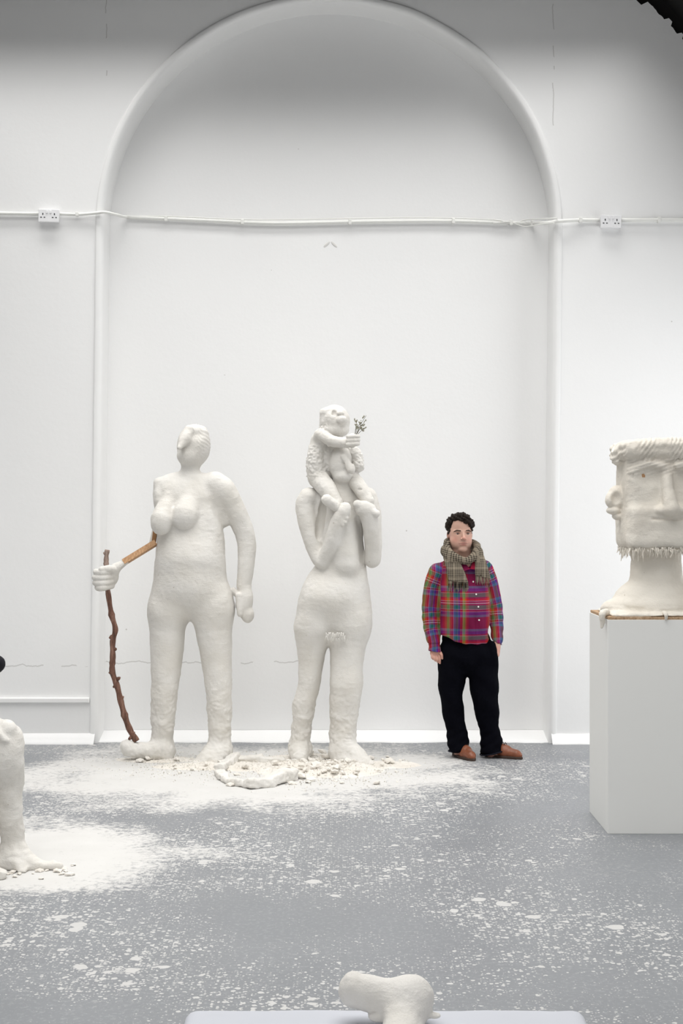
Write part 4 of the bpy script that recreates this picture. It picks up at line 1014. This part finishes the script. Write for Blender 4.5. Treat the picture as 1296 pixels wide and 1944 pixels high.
tr = link('trousers', S.mesh('trousers', base, .003, 9, tf), M['trouser'], man)
# turned hems as slim bands
M['hem'] = plain('navy_hem', (.006, .007, .013), .85, .15)
for (x, y, rx, sl) in ((871, 1417.5, 20.0, .12), (934, 1422, 23.0, .22)):
    pts = [Vector(P(x+rx*math.cos(a), y-sl*rx*math.cos(a)+5.5, rx*math.sin(a)+1))-base for a in np.linspace(0, 2*math.pi, 33)]
    link('hem', tube_me('hem', pts, r(1.3), 8, False), M['hem'], tr)
# shoes
M['leather'] = plain('tan_leather', (.20, .062, .028), .42, .45, .35, 18, .15, 120); M['sole'] = plain('dark_sole', (.05, .03, .022), .7)
def shoe(heel, toe, wd):
    a, b = Vector(heel), Vector(toe); a.z = b.z = 0; u = (b-a).normalized(); L = (b-a).length; c = (a+b)/2
    at_ = lambda k, z: np.array(a+u*(L*k))+np.array((0, 0, z))
    lo = np.minimum(np.array(a), np.array(b))-.09; hi = np.maximum(np.array(a), np.array(b))+.09; lo[2] = -.01; hi[2] = .17
    S = Sculpt(lo, hi, .004)
    S.cap(at_(.14, .045), at_(.55, .045), wd*.82, wd*.95, .02); S.cap(at_(.55, .042), at_(.86, .034), wd, wd*.72, .02); S.cap(at_(.90, .030), at_(.95, .028), wd*.55, wd*.42, .02)
    S.cap(at_(.16, .07), at_(.24, .115), wd*.7, wd*.72, .02); S.cap(at_(.3, .085), at_(.6, .062), wd*.62, wd*.6, .02)
    S.cut(lambda X, Y, Z: .014-Z+0*X+0*Y)
    sh = link('shoe', S.mesh('shoe', base, .0015, 25), M['leather'], man)
    S = Sculpt(lo, hi, .004)
    S.cap(at_(.13, .008), at_(.55, .008), wd*.86, wd*1.02, .01); S.cap(at_(.55, .008), at_(.86, .008), wd*1.05, wd*.78, .01); S.cap(at_(.9, .008), at_(.97, .008), wd*.6, wd*.42, .01)
    S.cut(lambda X, Y, Z: np.maximum(0.0005-Z, Z-.020)+0*X+0*Y)
    link('sole', S.mesh('sole', base), M['sole'], sh)
    pts = [Vector(at_(.5+.05*i, .0))+Vector((0, 0, 0)) for i in range(2)]
    for k in (.40, .48, .56):
        m = Vector(at_(k, .062+.055*(1-k)+wd*.45))-base; sd = u.cross(Vector((0, 0, 1)))
        link('lace', tube_me('lace', [m-sd*wd*.5-Vector((0, 0, .01)), m+Vector((0, 0, .004)), m+sd*wd*.5-Vector((0, 0, .01))], .003, 6), M['sole'], sh)
shoe(P(866, 1440, -26), P(894, 1440, 46), .048)
shoe(P(922, 1440, -16), P(986, 1440, 26), .045)
# scarf
S = Sculpt(P(828, 1130, 64), P(936, 1012, -52), .004)
loop = [(847, 1032, 6), (850, 1046, 17), (862, 1057, 26), (881, 1064, 29), (894, 1058, 25), (903, 1046, 15), (904, 1035, 0), (894, 1030, -20), (872, 1028, -28), (852, 1028, -16), (848, 1030, 8)]
S.chain([P(*q) for q in loop], [r(v) for v in (6, 7, 7.5, 6.8, 7.5, 7.5, 7, 7, 8, 7, 6)], .01)
loop2 = [(843, 1042, 4), (848, 1054, 16), (858, 1063, 24), (846, 1050, -8), (843, 1042, 4)]
S.chain([P(*q) for q in loop2], [r(v) for v in (7, 8, 8, 8, 7)], .01)
S.chain([P(848, 1046, -8), P(874, 1050, -22), P(903, 1046, -12), P(909, 1052, 6)], [r(10), r(12), r(11), r(8)], .015)
for a_, b_, c_ in (((847, 1058, 16), (852, 1080, 30), (855, 1105, 33)), ((856, 1062, 24), (862, 1084, 34), (866, 1106, 36)), ((862, 1064, 26), (872, 1086, 35), (879, 1105, 35))):
    S.chain([P(*a_), P(*b_), P(*c_)], [r(7), r(6.5), r(6.5)], .006, sy=.55)
for a_, b_, c_ in (((905, 1045, 14), (904, 1072, 28), (903, 1094, 32)), ((909, 1050, 12), (917, 1074, 24), (924, 1098, 27)), ((908, 1050, 12), (911, 1074, 26), (914, 1094, 30))):
    S.chain([P(*a_), P(*b_), P(*c_)], [r(6), r(5.5), r(4.6)], .006, sy=.6)
S.cut(lambda X, Y, Z: np.where((X*f.s+648) < 892, P(0, 1103)[2]+.12*(X-P(866, 0)[0])*-1-Z, P(0, 1094)[2]-.25*(X-P(912, 0)[0])-Z)+0*Y)
me = S.mesh('scarf', base, .0022, 40)
W = verts_of(me)+np.array(base); pxv = W[:, 0]*f.s+648; pyv = 972-(W[:, 2]-CAMZ)*f.s
ang = np.arctan2(W[:, 1]-10.47, W[:, 0]-P(875, 0)[0])*.105
tail = (pyv > 1066) | (pxv > 907) & (pyv > 1046)
U = np.stack([np.where(tail, W[:, 0], ang), np.where(tail, W[:, 2], W[:, 2]*.9+ang*.25), 0*ang], 1); set_attr(me, 'weave', U)
t = NT('checked_wool'); at = t.n('ShaderNodeAttribute', _attribute_name='weave'); X, Y, Z = t.sep(at.outputs[1])
def band(v, per, w_, off=0): return t.math('LESS_THAN', t.math('FRACT', t.math('ADD', t.math('DIVIDE', v, per), 20+off)), w_)
bigx = band(X, .075, .8); bigy = band(Y, .075, .8, .3)
finex = t.math('MULTIPLY', band(X, .0125, .5), bigx); finey = t.math('MULTIPLY', band(Y, .0125, .5), bigy)
dk = t.math('ADD', t.math('MULTIPLY', finex, .5), t.math('MULTIPLY', finey, .5))
dk = t.math('ADD', t.math('MULTIPLY', dk, .80), .14)
c = t.mix(dk, t.mix(t.noise(at.outputs[1], 150), (.25, .21, .155), (.34, .29, .225)), (.012, .010, .010))
t.bump(t.noise(at.outputs[1], 260), .4, .003); M['scarf'] = t.fin(c, .95, .1)
sc_ = link('scarf', me, M['scarf'], man)
V = []; Fc = []; random.seed(14)
def strand(a, L, dx):
    a = Vector(a)-base; m = a+Vector((dx*.4, -.003, -L*.5)); b = a+Vector((dx, random.uniform(-.004, .004), -L)); k = len(V)
    for p_, w_ in ((a, .0026), (m, .0026), (b, .0016)):
        for q in range(4): V.append(p_+Vector((math.cos(q*1.571)*w_, math.sin(q*1.571)*w_, 0)))
    for s_ in (0, 4):
        for q in range(4): Fc.append((k+s_+q, k+s_+(q+1) % 4, k+s_+4+(q+1) % 4, k+s_+4+q))
    Fc.append((k+8, k+9, k+10, k+11))
for i in range(30):
    x = 849+i*1.22+random.uniform(-.5, .5); strand(P(x, 1102.5+(x-866)*.10, 33.5+3*math.sin(i*.55)), random.uniform(.055, .085), random.uniform(-.008, .008))
for i in range(22):
    x = 900+i*1.22+random.uniform(-.5, .5); strand(P(x, 1093+(x-912)*.22, 31.5-(x-905)*.2), random.uniform(.045, .075), random.uniform(-.006, .008))
me = pmesh('fringe', V, Fc); set_attr(me, 'weave', [(.05+.001*(i//12 % 5)*4, v.z*.2, 0) for i, v in enumerate(V)])
tag(link('fringe', me, M['scarf'], sc_), kind='stuff')
